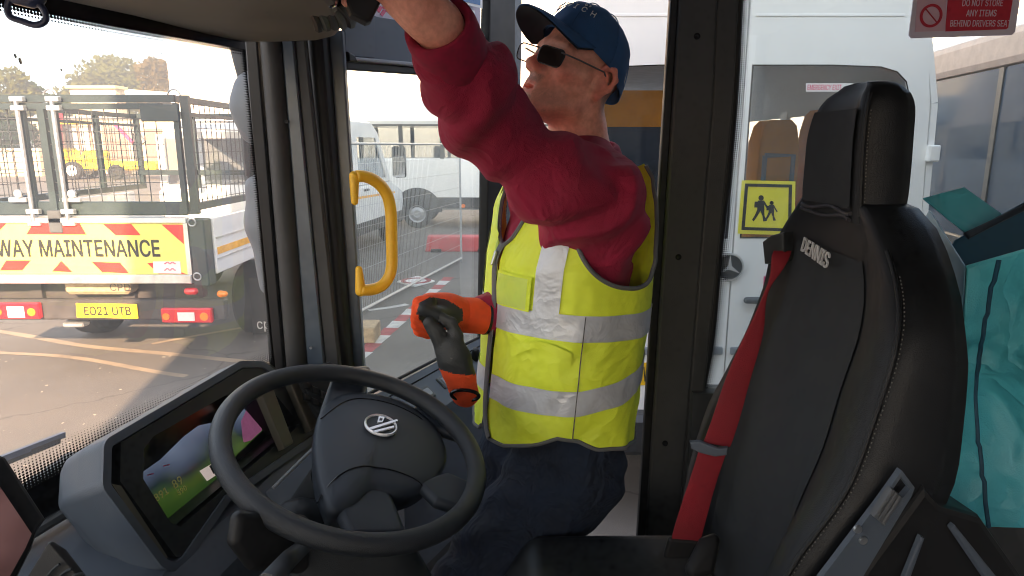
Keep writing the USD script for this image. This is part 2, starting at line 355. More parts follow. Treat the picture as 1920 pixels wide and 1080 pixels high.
mat('sticker_blue', (0.03, 0.13, 0.32), 0.45)
mat('blind', (0.085, 0.11, 0.145), 0.6, var=0.06, scale=8)
mat('barrier_red', (0.55, 0.06, 0.07), 0.5, var=0.12)
mat('timber', (0.4, 0.3, 0.19), 0.8, var=0.25, scale=20)
mat('mirror_shell', (0.10, 0.115, 0.135), 0.5, bump=0.3, bscale=500)
mat('wiper_blue', (0.03, 0.04, 0.09), 0.35)
mat('reflection_green', (0.055, 0.105, 0.03), 0.12, var=0.35, scale=14, emission_color=(0.10, 0.22, 0.035), emission_strength=0.018)  # green of the reflected vest, painted as a glow
mat('reflection_blue', (0.10, 0.13, 0.2), 0.12, var=0.2, scale=14, emission_color=(0.2, 0.25, 0.40), emission_strength=0.028)  # blue of the reflected sky, painted as a glow
mat('reflection_pink', (0.42, 0.08, 0.22), 0.15, var=0.2, scale=30, emission_color=(0.6, 0.2, 0.4), emission_strength=0.03)  # pink patch of the painted display reflections, made to glow
mat('lcd_white', (0.55, 0.5, 0.46), 0.3, emission_color=(0.8, 0.65, 0.6), emission_strength=0.06)
mat('lcd_text', (0.35, 0.3, 0.1), 0.4, emission_color=(0.5, 0.45, 0.15), emission_strength=0.012)
mat('bezel_brown', (0.075, 0.068, 0.05), 0.5)
mat('screen_reflection', (0.24, 0.13, 0.125), 0.1, var=0.6, scale=16, detail=1.0, emission_color=(0.55, 0.25, 0.25), emission_strength=0.004)  # blurred pinkish reflection painted in, with a faint glow
mat('floor_mat', (0.03, 0.03, 0.032), 0.8)
mat('liner', (0.3, 0.3, 0.29), 0.8)
mat('bus_liner', (0.7, 0.7, 0.68), 0.8)
mat('bark', (0.12, 0.09, 0.06), 0.9, var=0.3, scale=9)
mat('litter', (0.42, 0.38, 0.32), 0.8)
mat('tyre', (0.02, 0.02, 0.021), 0.75)
mat('rim', (0.4, 0.41, 0.43), 0.4, metal=0.6)
mat('rim_white', (0.8, 0.77, 0.72), 0.5)
mat('fence_zinc', (0.42, 0.44, 0.46), 0.45, metal=0.6)
mat('mark_white', (0.5, 0.49, 0.47), 0.8, var=0.25, scale=6)
mat('mark_red', (0.33, 0.09, 0.09), 0.8, var=0.3, scale=6)
mat('mark_old', (0.33, 0.26, 0.19), 0.85, var=0.2, scale=3)
glassmat('glass_screen', (0.93, 0.95, 0.94), 0.075, (0.75, 0.71, 0.68))
glassmat('glass_side', (0.9, 0.95, 0.95), 0.02)
glassmat('glass_car', (0.7, 0.73, 0.76), 0.006, ior=1.25)
glassmat('glass_dark', (0.30, 0.34, 0.38), 0.02)
glassmat('lens_dark', (0.05, 0.035, 0.035), 0.01)
glassmat('lens_backlit', (0.75, 0.72, 0.72), 0.01)  # far lens tinted lighter, as light shines through it
glassmat('pouch', (0.9, 0.95, 0.85), 0.25, (0.8, 0.82, 0.7))  # heavy film stands in for white reflections on the pouch
M['haze'] = usdkit.material(stage, '/World/Looks/haze', {'v': ('principled_volume', {'color': (0.95, 0.93, 0.9), 'density': 0.0045, 'anisotropy': 0.35})}, [], volume='v.volume')
M['reflection_mix'] = usdkit.material(stage, '/World/Looks/reflection_mix', {  # reflected sky and lime vest painted as a glowing gradient
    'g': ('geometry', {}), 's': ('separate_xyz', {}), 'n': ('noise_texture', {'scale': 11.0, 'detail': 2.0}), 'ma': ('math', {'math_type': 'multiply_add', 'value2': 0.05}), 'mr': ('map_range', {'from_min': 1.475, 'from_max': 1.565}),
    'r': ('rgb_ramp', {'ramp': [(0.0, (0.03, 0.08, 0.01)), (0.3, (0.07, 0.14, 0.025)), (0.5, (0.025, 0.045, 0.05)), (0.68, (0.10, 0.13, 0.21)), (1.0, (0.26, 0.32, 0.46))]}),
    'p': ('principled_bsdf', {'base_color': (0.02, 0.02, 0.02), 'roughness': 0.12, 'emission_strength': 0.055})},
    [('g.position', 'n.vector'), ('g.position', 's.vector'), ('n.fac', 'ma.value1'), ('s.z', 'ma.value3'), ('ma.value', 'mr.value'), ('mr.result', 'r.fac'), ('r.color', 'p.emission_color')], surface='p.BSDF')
def skinmat():
    M['skin'] = usdkit.material(stage, '/World/Looks/skin', {
        'g': ('geometry', {}), 'n': ('noise_texture', {'scale': 22.0, 'detail': 4.0}), 'r': ('rgb_ramp', {'ramp': [(0.3, (0.72, 0.30, 0.21)), (0.7, (0.84, 0.42, 0.31))]}),
        'a': ('attribute', {'attribute': 'beard'}), 'fl': ('attribute', {'attribute': 'flush'}), 'mf': ('mix', {'color2': (0.72, 0.20, 0.15)}), 'n2': ('noise_texture', {'scale': 130.0, 'detail': 3.0}), 'r2': ('rgb_ramp', {'ramp': [(0.3, (0.9, 0.88, 0.86)), (0.7, (1.1, 1.1, 1.1))]}), 'm2': ('mix', {'mix_type': 'multiply', 'fac': 1.0}), 'h': ('noise_texture', {'scale': 900.0, 'detail': 1.0}), 'hm': ('map_range', {'from_min': 0.35, 'from_max': 0.6, 'to_min': 0.35, 'to_max': 1.0}),
        'ml': ('math', {'math_type': 'multiply'}), 'm': ('mix', {'color2': (0.13, 0.105, 0.085)}),
        'b': ('bump', {'strength': 0.25, 'distance': 0.001}), 'bn': ('noise_texture', {'scale': 700.0, 'detail': 2.0}),
        'p': ('principled_bsdf', {'roughness': 0.5, 'subsurface_weight': 0.12, 'subsurface_scale': 0.006, 'subsurface_radius': (1.0, 0.35, 0.2)})},
        [('g.position', 'n.vector'), ('g.position', 'h.vector'), ('g.position', 'bn.vector'), ('n.fac', 'r.fac'), ('h.fac', 'hm.value'), ('a.fac', 'ml.value1'), ('hm.result', 'ml.value2'),
         ('ml.value', 'm.fac'), ('fl.fac', 'mf.fac'), ('g.position', 'n2.vector'), ('n2.fac', 'r2.fac'), ('r.color', 'mf.color1'), ('mf.color', 'm2.color1'), ('r2.color', 'm2.color2'), ('m2.color', 'm.color1'), ('m.color', 'p.base_color'), ('bn.fac', 'b.height'), ('b.normal', 'p.normal')], surface='p.BSDF')
skinmat()
def asphalt():
    M['asphalt'] = usdkit.material(stage, '/World/Looks/asphalt', {
        'g': ('geometry', {}), 'n': ('noise_texture', {'scale': 0.7, 'detail': 6.0, 'roughness': 0.65}), 'r': ('rgb_ramp', {'ramp': [(0.3, (0.125, 0.112, 0.102)), (0.7, (0.185, 0.168, 0.152))]}),
        'f': ('noise_texture', {'scale': 140.0, 'detail': 2.0}), 'fr': ('rgb_ramp', {'ramp': [(0.35, (0.6, 0.6, 0.6)), (0.65, (1.3, 1.3, 1.3))]}), 'm': ('mix', {'mix_type': 'multiply', 'fac': 1.0}),
        'v': ('voronoi_texture', {'feature': 'distance_to_edge', 'scale': 0.55, 'randomness': 1.0}), 'wn': ('noise_texture', {'scale': 1.6, 'detail': 5.0}),
        'wm': ('mix_vector', {'fac': 0.35}), 'vr': ('map_range', {'from_min': 0.0, 'from_max': 0.006, 'to_min': 0.55, 'to_max': 1.0, 'clamp': True}), 'm2': ('mix', {'mix_type': 'multiply', 'fac': 1.0}),
        'bu': ('bump', {'strength': 0.5, 'distance': 0.006}), 'p': ('principled_bsdf', {'roughness': 0.85})},
        [('g.position', 'n.vector'), ('g.position', 'f.vector'), ('g.position', 'wn.vector'), ('g.position', 'wm.a'), ('wn.color', 'wm.b'), ('wm.result', 'v.vector'), ('v.distance', 'vr.value'),
         ('n.fac', 'r.fac'), ('f.fac', 'fr.fac'), ('r.color', 'm.color1'), ('fr.color', 'm.color2'), ('m.color', 'm2.color1'), ('vr.result', 'm2.color2'), ('m2.color', 'p.base_color'), ('f.fac', 'bu.height'), ('bu.normal', 'p.normal')], surface='p.BSDF')
asphalt()
def fritmat(name, rows, r0=0.66, r1=0.1):
    """black dots in even rows that thin out across the strip"""
    M[name] = usdkit.material(stage, f'/World/Looks/{name}', {
        'u': ('uvmap', {'attribute': 'st'}), 'v': ('voronoi_texture', {'dimensions': '2D', 'feature': 'f1', 'scale': 1.0, 'randomness': 0.0}), 's': ('separate_xyz', {}),
        'ms': ('vector_math', {'math_type': 'multiply', 'vector2': (1.0, float(rows), 1.0)}),
        'rr': ('map_range', {'from_min': 0.0, 'from_max': 1.0, 'to_min': r0, 'to_max': r1}), 'lt': ('math', {'math_type': 'less_than'}),
        't': ('transparent_bsdf', {}), 'd': ('diffuse_bsdf', {'color': (0.008, 0.008, 0.009)}), 'mx': ('mix_closure', {})},
        [('u.UV', 's.vector'), ('u.UV', 'ms.vector1'), ('ms.vector', 'v.vector'), ('s.y', 'rr.value'), ('v.distance', 'lt.value1'), ('rr.result', 'lt.value2'), ('lt.value', 'mx.fac'), ('t.BSDF', 'mx.closure1'), ('d.BSDF', 'mx.closure2')], surface='mx.closure')
fritmat('frit', 12); fritmat('frit_narrow', 3); fritmat('frit_side', 6)
def fritgrid(g):
    """dotted strip: grid (n, m, 3), its dots spaced evenly"""
    mid = g[:, g.shape[1] // 2]; L_ = np.r_[0, np.cumsum(np.linalg.norm(np.diff(mid, axis=0), axis=1))]; return L_
def leafmat(name, c):
    c = np.asarray(c)
    M[name] = usdkit.material(stage, f'/World/Looks/{name}', {
        'g': ('geometry', {}), 'r': ('rgb_ramp', {'ramp': [(0.0, tuple(c * 0.6)), (1.0, tuple(c * 1.5))]}), 'd': ('diffuse_bsdf', {}), 't': ('translucent_bsdf', {}), 'm': ('mix_closure', {'fac': 0.35})},
        [('g.random_per_island', 'r.fac'), ('r.color', 'd.color'), ('r.color', 't.color'), ('d.BSDF', 'm.closure1'), ('t.BSDF', 'm.closure2')], surface='m.closure')
leafmat('leaf_olive', (0.17, 0.18, 0.05)); leafmat('leaf_green', (0.08, 0.14, 0.035)); leafmat('leaf_brown', (0.19, 0.14, 0.055)); leafmat('leaf_dark', (0.022, 0.06, 0.02))
# ---------------------------------------------------------------- ground
def sheet(pts, z):
    p = ccw(np.asarray(pts)[:, :2]); v, f = tri_poly(sg.Polygon(p)); return trimesh.Trimesh(np.c_[v, np.full(len(v), z)], f, process=False)
single('ground', sheet([(-300, -120), (300, -120), (300, 400), (-300, 400)], 0.0), 'asphalt', kind='structure', smooth=False)
def strip_on_ground(pts, w, z):
    pts = np.asarray(pts, float)[:, :2]; t = np.gradient(pts, axis=0); t /= np.linalg.norm(t, axis=1, keepdims=True); n = np.c_[-t[:, 1], t[:, 0]]
    rng = np.random.default_rng(len(pts)); j = 1 + 0.25 * (rng.random(len(pts)) - .5)
    return grid(np.stack([np.c_[pts + n * w / 2 * j[:, None], np.full(len(pts), z)], np.c_[pts - n * w / 2 * j[:, None], np.full(len(pts), z)]], 0))
def gline(px): return np.array([PZ(x, y, 0) for x, y in px])
mk = thing('worn_line', 'long worn pale line on the tarmac behind the caged tipper', 'road marking', kind='structure')
part(mk, 'paint', strip_on_ground(smoothpath(gline([(-160, 606), (0, 622), (67, 633), (167, 650), (283, 661), (433, 676), (600, 690)]), 50), 0.09, 0.004), 'mark_old')
mk = thing('worn_line', 'second worn pale line nearer to the windscreen', 'road marking', kind='structure')
part(mk, 'paint', strip_on_ground(smoothpath(gline([(-100, 652), (0, 662), (110, 668), (240, 688), (350, 706)]), 40), 0.075, 0.004), 'mark_old')
mk = thing('worn_line', 'worn pale line crossing towards the mud flap of the caged tipper', 'road marking', kind='structure')
part(mk, 'paint', strip_on_ground(smoothpath(gline([(285, 646), (360, 632), (440, 618), (600, 590)]), 30), 0.07, 0.008), 'mark_old')
mk = thing('kerb_line', 'red and white chequered line painted on the tarmac by the mesh fence', 'road marking', kind='structure')
a, b = PZ(664, 678, 0), PZ(842, 520, 0)
for k in range(14):
    u0, u1 = k / 14, (k + 1) / 14
    part(mk, 'paint', strip_on_ground([a + (b - a) * u0, a + (b - a) * (u0 + u1) / 2, a + (b - a) * u1], 0.16, 0.004), 'mark_red' if k % 2 else 'mark_white')
mk = thing('bay_line', 'thin pale line on the tarmac left of the red and white line', 'road marking', kind='structure')
part(mk, 'paint', strip_on_ground(gline([(690, 582), (730, 577), (764, 571)]), 0.1, 0.004), 'mark_white')
rng = np.random.default_rng(4); bits = []
for k in range(150):
    q = PZ(rng.uniform(-60, 700), rng.uniform(640, 900), 0); s = rng.uniform(0.003, 0.010)
    c = box(-s, s, -s * .6, s * .6, 0, s * .25); c.apply_transform(trimesh.transformations.rotation_matrix(rng.uniform(0, 3), [0, 0, 1])); c.apply_translation(q); bits.append(c)
single('grit', cat(bits), 'litter', 'pale grit and leaf bits scattered over the tarmac', 'grit', kind='stuff', smooth=False)

# ---------------------------------------------------------------- buildings
def clad(t, x0, x1, y, z0, z1, w, mat_):
    n = max(1, round((x1 - x0) / w))
    for k in range(n):
        a0, a1 = x0 + (x1 - x0) * k / n, x0 + (x1 - x0) * (k + 1) / n
        part(t, 'cladding_panel', box(a0 + 0.012, a1 - 0.012, y - 0.05, y, z0, z1, 0.01), mat_, smooth=False)
wx0 = P(322, 200, 32)[0]
wh = thing('warehouse', 'tall white sunlit warehouse with plain panelled wall beyond the parked minibus', 'building', (wx0, 32, 0))
part(wh, 'wall', box(wx0, 24, 32, 60, 0, 13), 'white_wall', smooth=False)
clad(wh, wx0, 24, 32, 0.4, 12.9, 3.1, 'white_wall')
part(wh, 'plinth', box(wx0 - .05, 24.05, 31.9, 32, 0, 0.4), 'roof_grey', smooth=False)
dx0, dx1 = P(408, 150, 31.9)[0], P(440, 150, 31.9)[0]
d = part(wh, 'roller_door', box(dx0, dx1 + 3, 31.85, 31.94, 0.2, P(420, 92, 31.9)[2]), 'wall_panel', smooth=False)
for k in range(18): part(d, 'slat', box(dx0 + .05, dx1 + 2.95, 31.83, 31.85, 0.3 + k * .36, 0.3 + k * .36 + .33, .008), 'wall_panel', smooth=False)
part(wh, 'coping', box(wx0 - .1, 24.1, 31.9, 60.1, 13, 13.2), 'roof_grey', smooth=False)
# unseen building added behind the viewer to shade this yard
db = thing('depot_building', 'large unseen building added behind the viewer to shade the yard', 'building', (20, -8, 0))
fp = [(-0.95, -6.5), (42, -6.5), (42, -26), (3.4, -26)]
part(db, 'wall', slab(fp, 12.5), 'wall_panel', smooth=False); part(db, 'roof', slab([(-1.0, -6.45), (42.3, -6.45), (42.3, -26.3), (3.4, -26.3)], .3, 12.5), 'roof_grey', smooth=False)
# low flat-roofed building with yellow fascia
x0, x1 = P(126, 170, 54)[0], P(212, 170, 54)[0]
zt, zb = P(170, 160, 54)[2], P(170, 166, 54)[2]
lb = thing('flat_roof_building', 'low cream building with yellow fascia below the trees', 'building', ((x0 + x1) / 2, 58, 0))
part(lb, 'wall', box(x0, x1, 54.3, 55.6, 0, zb), 'wall_cream', smooth=False); part(lb, 'fascia', box(x0 - .2, x1 + .2, 54, 55.8, zb, zt, .03), 'fascia', smooth=False)
for k in range(3): f = part(lb, 'window', box(x0 + .6 + k, x0 + 1.2 + k, 54.22, 54.3, 1.2, 2.6), 'glass_dark', smooth=False)
x2, x3 = P(209, 170, 58)[0], P(360, 170, 58)[0]
lb2 = thing('pale_shed', 'long pale shed with shallow sloping roof right of the yellow fascia', 'building', ((x2 + x3) / 2, 62, 0))
zl, zr = P(212, 165, 58)[2], P(330, 176, 58)[2]
q = Plane((x2, 58, 0), (1, 0, 0))
part(lb2, 'wall', q.world(slab([(0.3, 0), (x3 - x2, 0), (x3 - x2, zr - .5), (0.3, zl - .5)], 0.3, -8.5)), 'white_wall', smooth=False)
part(lb2, 'roof', q.world(slab([(0, zl - .5), (x3 - x2, zr - .9), (x3 - x2, zr), (0, zl)], 9, -9, bev=.05)), 'white_wall', smooth=False)
part(lb2, 'corner_post', box(x2 - .15, x2 + .3, 57.9, 58.4, 0, zl), 'roof_grey', smooth=False)
# cream store and brick wall seen through the cage
x4, x5 = P(60, 250, 50)[0], P(330, 250, 50)[0]
cs = thing('cream_store', 'sunlit cream store building with dark bays behind the yellow digger', 'building', ((x4 + x5) / 2, 52, 0))
part(cs, 'wall', box(x4, x5, 50, 53.5, 0, 3.9), 'wall_cream', smooth=False)
part(cs, 'roof', box(x4 - .2, x5 + .2, 49.8, 53.7, 3.9, 4.1), 'roof_grey', smooth=False)
for k, (pa, pb, za, zb_, m_) in enumerate(((132, 182, .9, 3.3, 'wall_panel'), (196, 208, .3, 3.4, 'brick_dark'), (214, 234, .2, 3.2, 'brick_dark'), (276, 300, .4, 3.1, 'brick_dark'))):
    xa, xb = P(pa, 250, 50)[0], P(pb, 250, 50)[0]
    f = part(cs, 'bay_frame', box(xa - .15, xb + .15, 49.9, 50, za - .15, zb_ + .15), 'brick_dark', smooth=False); part(f, 'bay_panel', box(xa, xb, 49.86, 49.9, za, zb_), m_, smooth=False)
rx = P(100, 250, 48)[0]
rc = thing('red_container', 'narrow red container standing left of the yellow digger', 'container', (rx, 48, 0))
part(rc, 'body', box(rx - .25, rx + .25, 47.4, 49, 0, 4.4, .05), 'sticker_red', smooth=False); part(rc, 'door', box(rx - .2, rx + .2, 47.35, 47.4, .2, 4.2, .02), 'barrier_red', smooth=False)
gx0, gx1 = P(-120, 300, 46)[0], P(75, 300, 46)[0]
yw = thing('yard_wall', 'low pale pink rendered yard wall below the hedge', 'wall', ((gx0 + gx1) / 2, 46, 0))
part(yw, 'wall', box(gx0, gx1, 46, 46.3, 0, 1.75), 'wall_cream', smooth=False)
for k in range(12): part(yw, 'coping_stone', box(gx0 + (gx1 - gx0) * k / 12 + .02, gx0 + (gx1 - gx0) * (k + 1) / 12 - .02, 45.95, 46.35, 1.75, 1.85, .02), 'white_wall', smooth=False)

# ---------------------------------------------------------------- trees
def tree(name, label, base, h, w, leaf, seed, n=2600, size=.32, lobes=7, group=None):
    rng = np.random.default_rng(seed); base = np.asarray(base, float); t = thing(name, label, 'tree' if h > 4 else 'bush', base, group)
    tr = [tube(smoothpath([base, base + (rng.normal() * .1, 0, h * .3), base + (rng.normal() * .3, rng.normal() * .2, h * .75)], 8), np.linspace(h * .028, h * .008, 8), 7)]
    cs_ = []
    for k in range(lobes):
        a = rng.uniform(0, 6.28); rr = rng.uniform(.15, .5) * w; z = h * rng.uniform(.42, .9); rr *= 1.2 - abs(z / h - .55) * 1.4
        c = base + V(math.cos(a) * rr, math.sin(a) * rr * .8, z); cs_.append((c, w * rng.uniform(.2, .34)))
        tr.append(tube([base + V(0, 0, h * .35), (base + c) / 2 + V(0, 0, h * .2), c], [h * .012, h * .008, h * .004], 5))
    part(t, 'trunk', cat(tr), 'bark')
    per = n // lobes; v = []
    for c, r in cs_:
        d = rng.normal(size=(per, 3)); d /= np.linalg.norm(d, axis=1, keepdims=True); p = c + d * r * rng.uniform(.25, 1.12, (per, 1)) ** .6 * (1, 1, .85)
        u = rng.normal(size=(per, 3)); u /= np.linalg.norm(u, axis=1, keepdims=True); w_ = np.cross(u, rng.normal(size=(per, 3))); w_ /= np.linalg.norm(w_, axis=1, keepdims=True)
        s = size * rng.uniform(.5, 1.2, (per, 1)); v.append(np.stack([p - u * s, p + w_ * s * .55, p + u * s, p - w_ * s * .55], 1))
    v = np.vstack(v).reshape(-1, 3); q = np.arange(len(v)).reshape(-1, 4)
    part(t, 'crown', trimesh.Trimesh(v, np.vstack([q[:, [0, 1, 2]], q[:, [0, 2, 3]]]), process=False), leaf, smooth=False)
def at(px, Y): return V((px - 960) / F * Y * cp, Y, 0)
def top(py, Y): return P(960, py, Y)[2]
tree('tree', 'broad olive tree, tallest of those above the yellow fascia', at(215, 70), top(102, 70), 6.4, 'leaf_olive', 3, 3000, .34, 9)
tree('tree', 'smaller olive tree left of the tallest one above the yellow fascia', at(155, 68), top(122, 68), 4.6, 'leaf_olive', 8, 1800, .3, 7)
tree('tree', 'brownish tree beside the white warehouse corner', at(292, 66), top(113, 66), 5.0, 'leaf_brown', 5, 2600, .3, 8)
tree('tree', 'low brown tree between the olive tree and the warehouse', at(258, 74), top(138, 74), 5.0, 'leaf_brown', 15, 1600, .3, 7)
tree('tree', 'yellow green tree at the left edge behind the cage', at(10, 50), top(128, 50), 4.0, 'leaf_olive', 21, 2200, .26, 8)
tree('tree', 'pale green tree seen through the left cage panel', at(52, 52), top(150, 52), 4.4, 'leaf_green', 11, 2200, .26, 8)
tree('bush', 'dense dark green bush above the low pink wall', at(12, 47.5), 3.6, 3.6, 'leaf_dark', 12, 2400, .16, 8)

# ---------------------------------------------------------------- wheels of vehicles
def road_wheel(t, c, r, w, axis=(1, 0, 0), rimmat='rim', name='wheel'):
    axis = nrm(axis); c = np.asarray(c, float) - axis * w / 2
    ty = part(t, name, lathe([(r * .6, 0), (r * .9, 0), (r * .98, w * .12), (r, w * .3), (r, w * .7), (r * .98, w * .88), (r * .9, w), (r * .6, w), (r * .6, 0)], c, axis, 28), 'tyre')
    for s in (0.08, 0.92):
        part(ty, 'rim', lathe([(1e-3, w * s), (r * .2, w * s), (r * .25, w * (s - .1 * (1 if s < .5 else -1))), (r * .5, w * (s + .12 * (1 if s < .5 else -1))), (r * .61, w * s)], c, axis, 28), rimmat)
        for k in range(6):
            u = nrm(np.cross(axis, V(0, 0, 1))); g = u * math.cos(k * 1.047) + V(0, 0, 1) * math.sin(k * 1.047)
            part(ty, 'wheel_nut', disc(c + axis * w * s + g * r * .3 - axis * .01, axis, r * .05, .02, 6), 'steel')

# ---------------------------------------------------------------- yellow digger far behind the cage
Y0 = 42.0
gx = P(152, 320, Y0)[0]
dg = thing('digger', 'bright yellow backhoe digger parked in sun behind the cage', 'digger', (gx, Y0, 0))
part(dg, 'chassis', box(gx - 1.1, gx + 3.9, Y0 - .5, Y0 + .8, .55, 1.1, .08), 'plant_yellow')
part(dg, 'bonnet', box(gx - .3, gx + 1.6, Y0 - .6, Y0 + .7, 1.0, 1.75, .15), 'plant_yellow')
part(dg, 'rear_body', box(gx - 1.5, gx - .5, Y0 - .6, Y0 + .8, .8, 1.9, .12), 'plant_yellow')
for dx in (-1.2, .55):
    for dy in (-.6, .6): part(dg, 'cab_post', beam((gx + dx, Y0 + dy, 1.5), (gx + dx * .9, Y0 + dy, 3.35), .12), 'brick_dark')
part(dg, 'cab_roof', box(gx - 1.4, gx + .75, Y0 - .8, Y0 + .8, 3.3, 3.5, .06), 'plant_yellow')
part(dg, 'cab_window', box(gx - 1.1, gx + .45, Y0 - .58, Y0 - .55, 1.8, 3.3), 'glass_car', smooth=False)
part(dg, 'boom', cat(beam((gx + 3.4, Y0, 1.0), (gx + 3.3, Y0, 3.4), .3), beam((gx + 3.3, Y0, 3.4), (gx + 4.1, Y0, 2.2), .26)), 'plant_grey')
part(dg, 'dipper', beam((gx + 2.6, Y0 - .3, 3.3), (gx + 3.6, Y0 - .3, 2.2), .16), 'sticker_pink')
part(dg, 'bucket', box(gx + 4.0, gx + 4.9, Y0 - .6, Y0 + .6, .3, 1.1, .15), 'plant_yellow')
part(dg, 'loader_arm', beam((gx + 1.6, Y0 - .7, 1.6), (gx + 2.6, Y0 - .7, .5), .18), 'plant_yellow')
road_wheel(dg, (gx, Y0 - .75, .55), .55, .35, (0, 1, 0), 'rim_white'); road_wheel(dg, (gx + 2.6, Y0 - .75, .45), .45, .32, (0, 1, 0), 'tyre')
road_wheel(dg, (gx, Y0 + .85, .55), .55, .35, (0, 1, 0), 'rim_white')

# ---------------------------------------------------------------- caged tipper
TY = 5.4
R = Plane((0, TY, 0), (1, 0, 0))                                      # its tail, facing us
def tx(px, py=470, Y=TY): return P(px, py, Y)[0]
def tz(py, px=200, Y=TY): return P(px, py, Y)[2]
TL, TR = tx(-140), tx(351); TM = (TL + TR) / 2
tp = thing('caged_tipper', 'grey caged tipper lorry with yellow and red maintenance tailboard seen from behind', 'lorry', (TM, 7.5, 0))
zt, zb = tz(418), tz(514)
tb = part(tp, 'tailboard', box(TL, TR, TY - .015, TY + .03, zb, zt, .006), 'board_yellow')
part(tb, 'board_frame', cat(box(TL - .03, TR + .03, TY - .03, TY + .03, zt, zt + .045, .006), box(TL - .03, TR + .03, TY - .04, TY + .04, zb - .075, zb, .008), box(TR, TR + .035, TY - .03, TY + .03, zb, zt), box(TL - .035, TL, TY - .03, TY + .03, zb, zt)), 'alu')
for k, pts in enumerate(([(-132, 514), (-132, 418), (-60, 418)], [(-60, 419), (13, 418), (-8, 440), (-60, 440)], [(62, 419), (150, 419), (162, 440), (50, 439)], [(193, 420), (246, 420), (264, 441), (217, 441)], [(303, 421), (343, 421), (345, 458)],
                         [(12, 488), (58, 488), (42, 507), (0, 507)], [(115, 489), (136, 510), (98, 509)], [(172, 491), (225, 492), (242, 512), (192, 511)], [(276, 493), (290, 493), (350, 514), (297, 513)], [(-110, 488), (-62, 488), (-40, 508), (-126, 508)])):
    part(tb, 'red_chevron', R.ext(pts, .0025, .0155), 'board_red', smooth=False)
xt = tx(-86, 465); hgt = tz(452) - tz(482)
for word in (('HIGHWAY MAINTENANCE', xt),):
    m = meshkit.text_mesh(word[0], hgt, .002, True); W_ = m.vertices[:, 0].max(); sx = (tx(302, 470) - xt) / W_
    part(tb, 'lettering', R.text(word[0], xt, tz(480), hgt, .002, .0165, sx=sx, bold=True), 'black_print', smooth=False)
lb_ = part(tb, 'white_label', R.ext([(287, 490), (338, 490), (340, 513), (288, 512)], .002, .0175), 'white_print', smooth=False)
for yy in (493, 505):
    part(lb_, 'label_print', tube([R.w(*R.at(308 + k * 2.4, yy + (1.5 if k % 4 < 2 else -1.5), .02), .0) + V(0, -.021, 0) for k in range(10)], .004, 5), 'sticker_pink')
part(tp, 'load_lip', box(TL, tx(306, 412), TY + .02, TY + .06, zt + .045, tz(405), .005), 'alu')
zc0, zc1 = tz(404), tz(178)
part(tp, 'cage_sill', box(TL, TR + .02, TY + .03, TY + .1, zc0, tz(379), .008), 'cage_paint')
part(tp, 'cage_top_rail', beam((TL, TY + .05, tz(184)), (TR, TY + .05, tz(184)), .055), 'cage_paint')
part(tp, 'gate_top_rail', beam((TL + .08, TY + .03, tz(199)), (TR - .1, TY + .03, tz(199)), .045), 'cage_paint')
def post(pxt, w, y0=193, y1=398, dy=0.03, m='cage_paint', z1=None):
    x = tx(pxt, y0); part(tp, 'cage_post' if m == 'cage_paint' else 'locking_rod', beam((x, TY + dy, z1 or tz(y1)), (x, TY + dy, tz(y0)), w, .04 if m == 'cage_paint' else w), m)
post(34, .035); post(71, .055); post(92, .06); post(340, .065, 178, 402, .05); post(-60, .05); post(-132, .06, 178, 402, .05); post(325, .04)
for pxt in (34, 101):
    x = tx(pxt, 186); rod = part(tp, 'locking_rod', tube([(x, TY - .03, tz(422)), (x, TY - .03, tz(182))], .017, 10), 'steel')
    for yy in (186, 203, 396, 418): part(rod, 'rod_bracket', box(x - .045, x + .06, TY - .045, TY + .0, tz(yy) - .02, tz(yy) + .02, .005), 'alu')
x = tx(112, 405); part(tp, 'latch_plate', box(tx(92, 400), tx(117, 400), TY - .03, TY + .03, tz(436), tz(394), .006), 'plastic_grey')
for a_, b_ in ((18, 52), (118, 152)):
    l = part(tp, 'gate_latch', box(tx(a_, 374), tx(b_, 374), TY - .02, TY + .02, tz(379), tz(370), .006), 'alu'); part(l, 'latch_handle', disc((tx((a_ * .4 + b_ * .6), 362), TY - .02, tz(363)), (0, -1, 0), .035, .015, 14), 'steel')
part(tp, 'number_board', box(tx(263, 210), tx(335, 210), TY - .01, TY + .02, tz(228), tz(196), .006), 'cage_paint')
for pxx in (85, 320): part(tp, 'lifting_eye', tube(smoothpath([V(tx(pxx, 175) + .05 * math.cos(t), TY + .05, tz(178) + .045 * math.sin(t)) for t in np.linspace(0, 3.14, 9)], 14), .007, 6), 'steel')
BEDY = 8.7
def cage_side(x, name):
    zz0, zz1 = tz(400), tz(184)
    part(tp, 'side_top_rail', beam((x, TY + .05, zz1), (x, BEDY, zz1), .05), 'cage_paint'); part(tp, 'side_low_rail', beam((x, TY + .05, zz0 + .03), (x, BEDY, zz0 + .03), .06), 'cage_paint')
    part(tp, 'side_mid_rail', beam((x, TY + .05, zz1 - .11), (x, BEDY, zz1 - .11), .03), 'cage_paint')
    for yy in (7.0, 7.85, BEDY): part(tp, 'side_post', beam((x, yy, zz0), (x, yy, zz1), .055), 'cage_paint')
    ws = [beam((x, y_, zz0), (x, y_, zz1), .0055) for y_ in np.arange(TY + .1, BEDY, .1)] + [beam((x, TY + .05, z_), (x, BEDY, z_), .0055) for z_ in np.arange(zz0 + .08, zz1, .1)]
    part(tp, 'side_mesh', cat(ws), 'cage_wire', smooth=False)
cage_side(TL + .04, 'l'); cage_side(TR - .02, 'r')
zz0, zz1 = tz(380), tz(199)
ws = []
for xa, xb in ((TL + .08, tx(34)), (tx(34), tx(68)), (tx(96), tx(325))):
    ws += [beam((x_, TY + .035, zz0), (x_, TY + .035, zz1), .0055) for x_ in np.arange(xa + .05, xb, .1)] + [beam((xa, TY + .035, z_), (xb, TY + .035, z_), .0055) for z_ in np.arange(zz0 + .06, zz1, .1)]
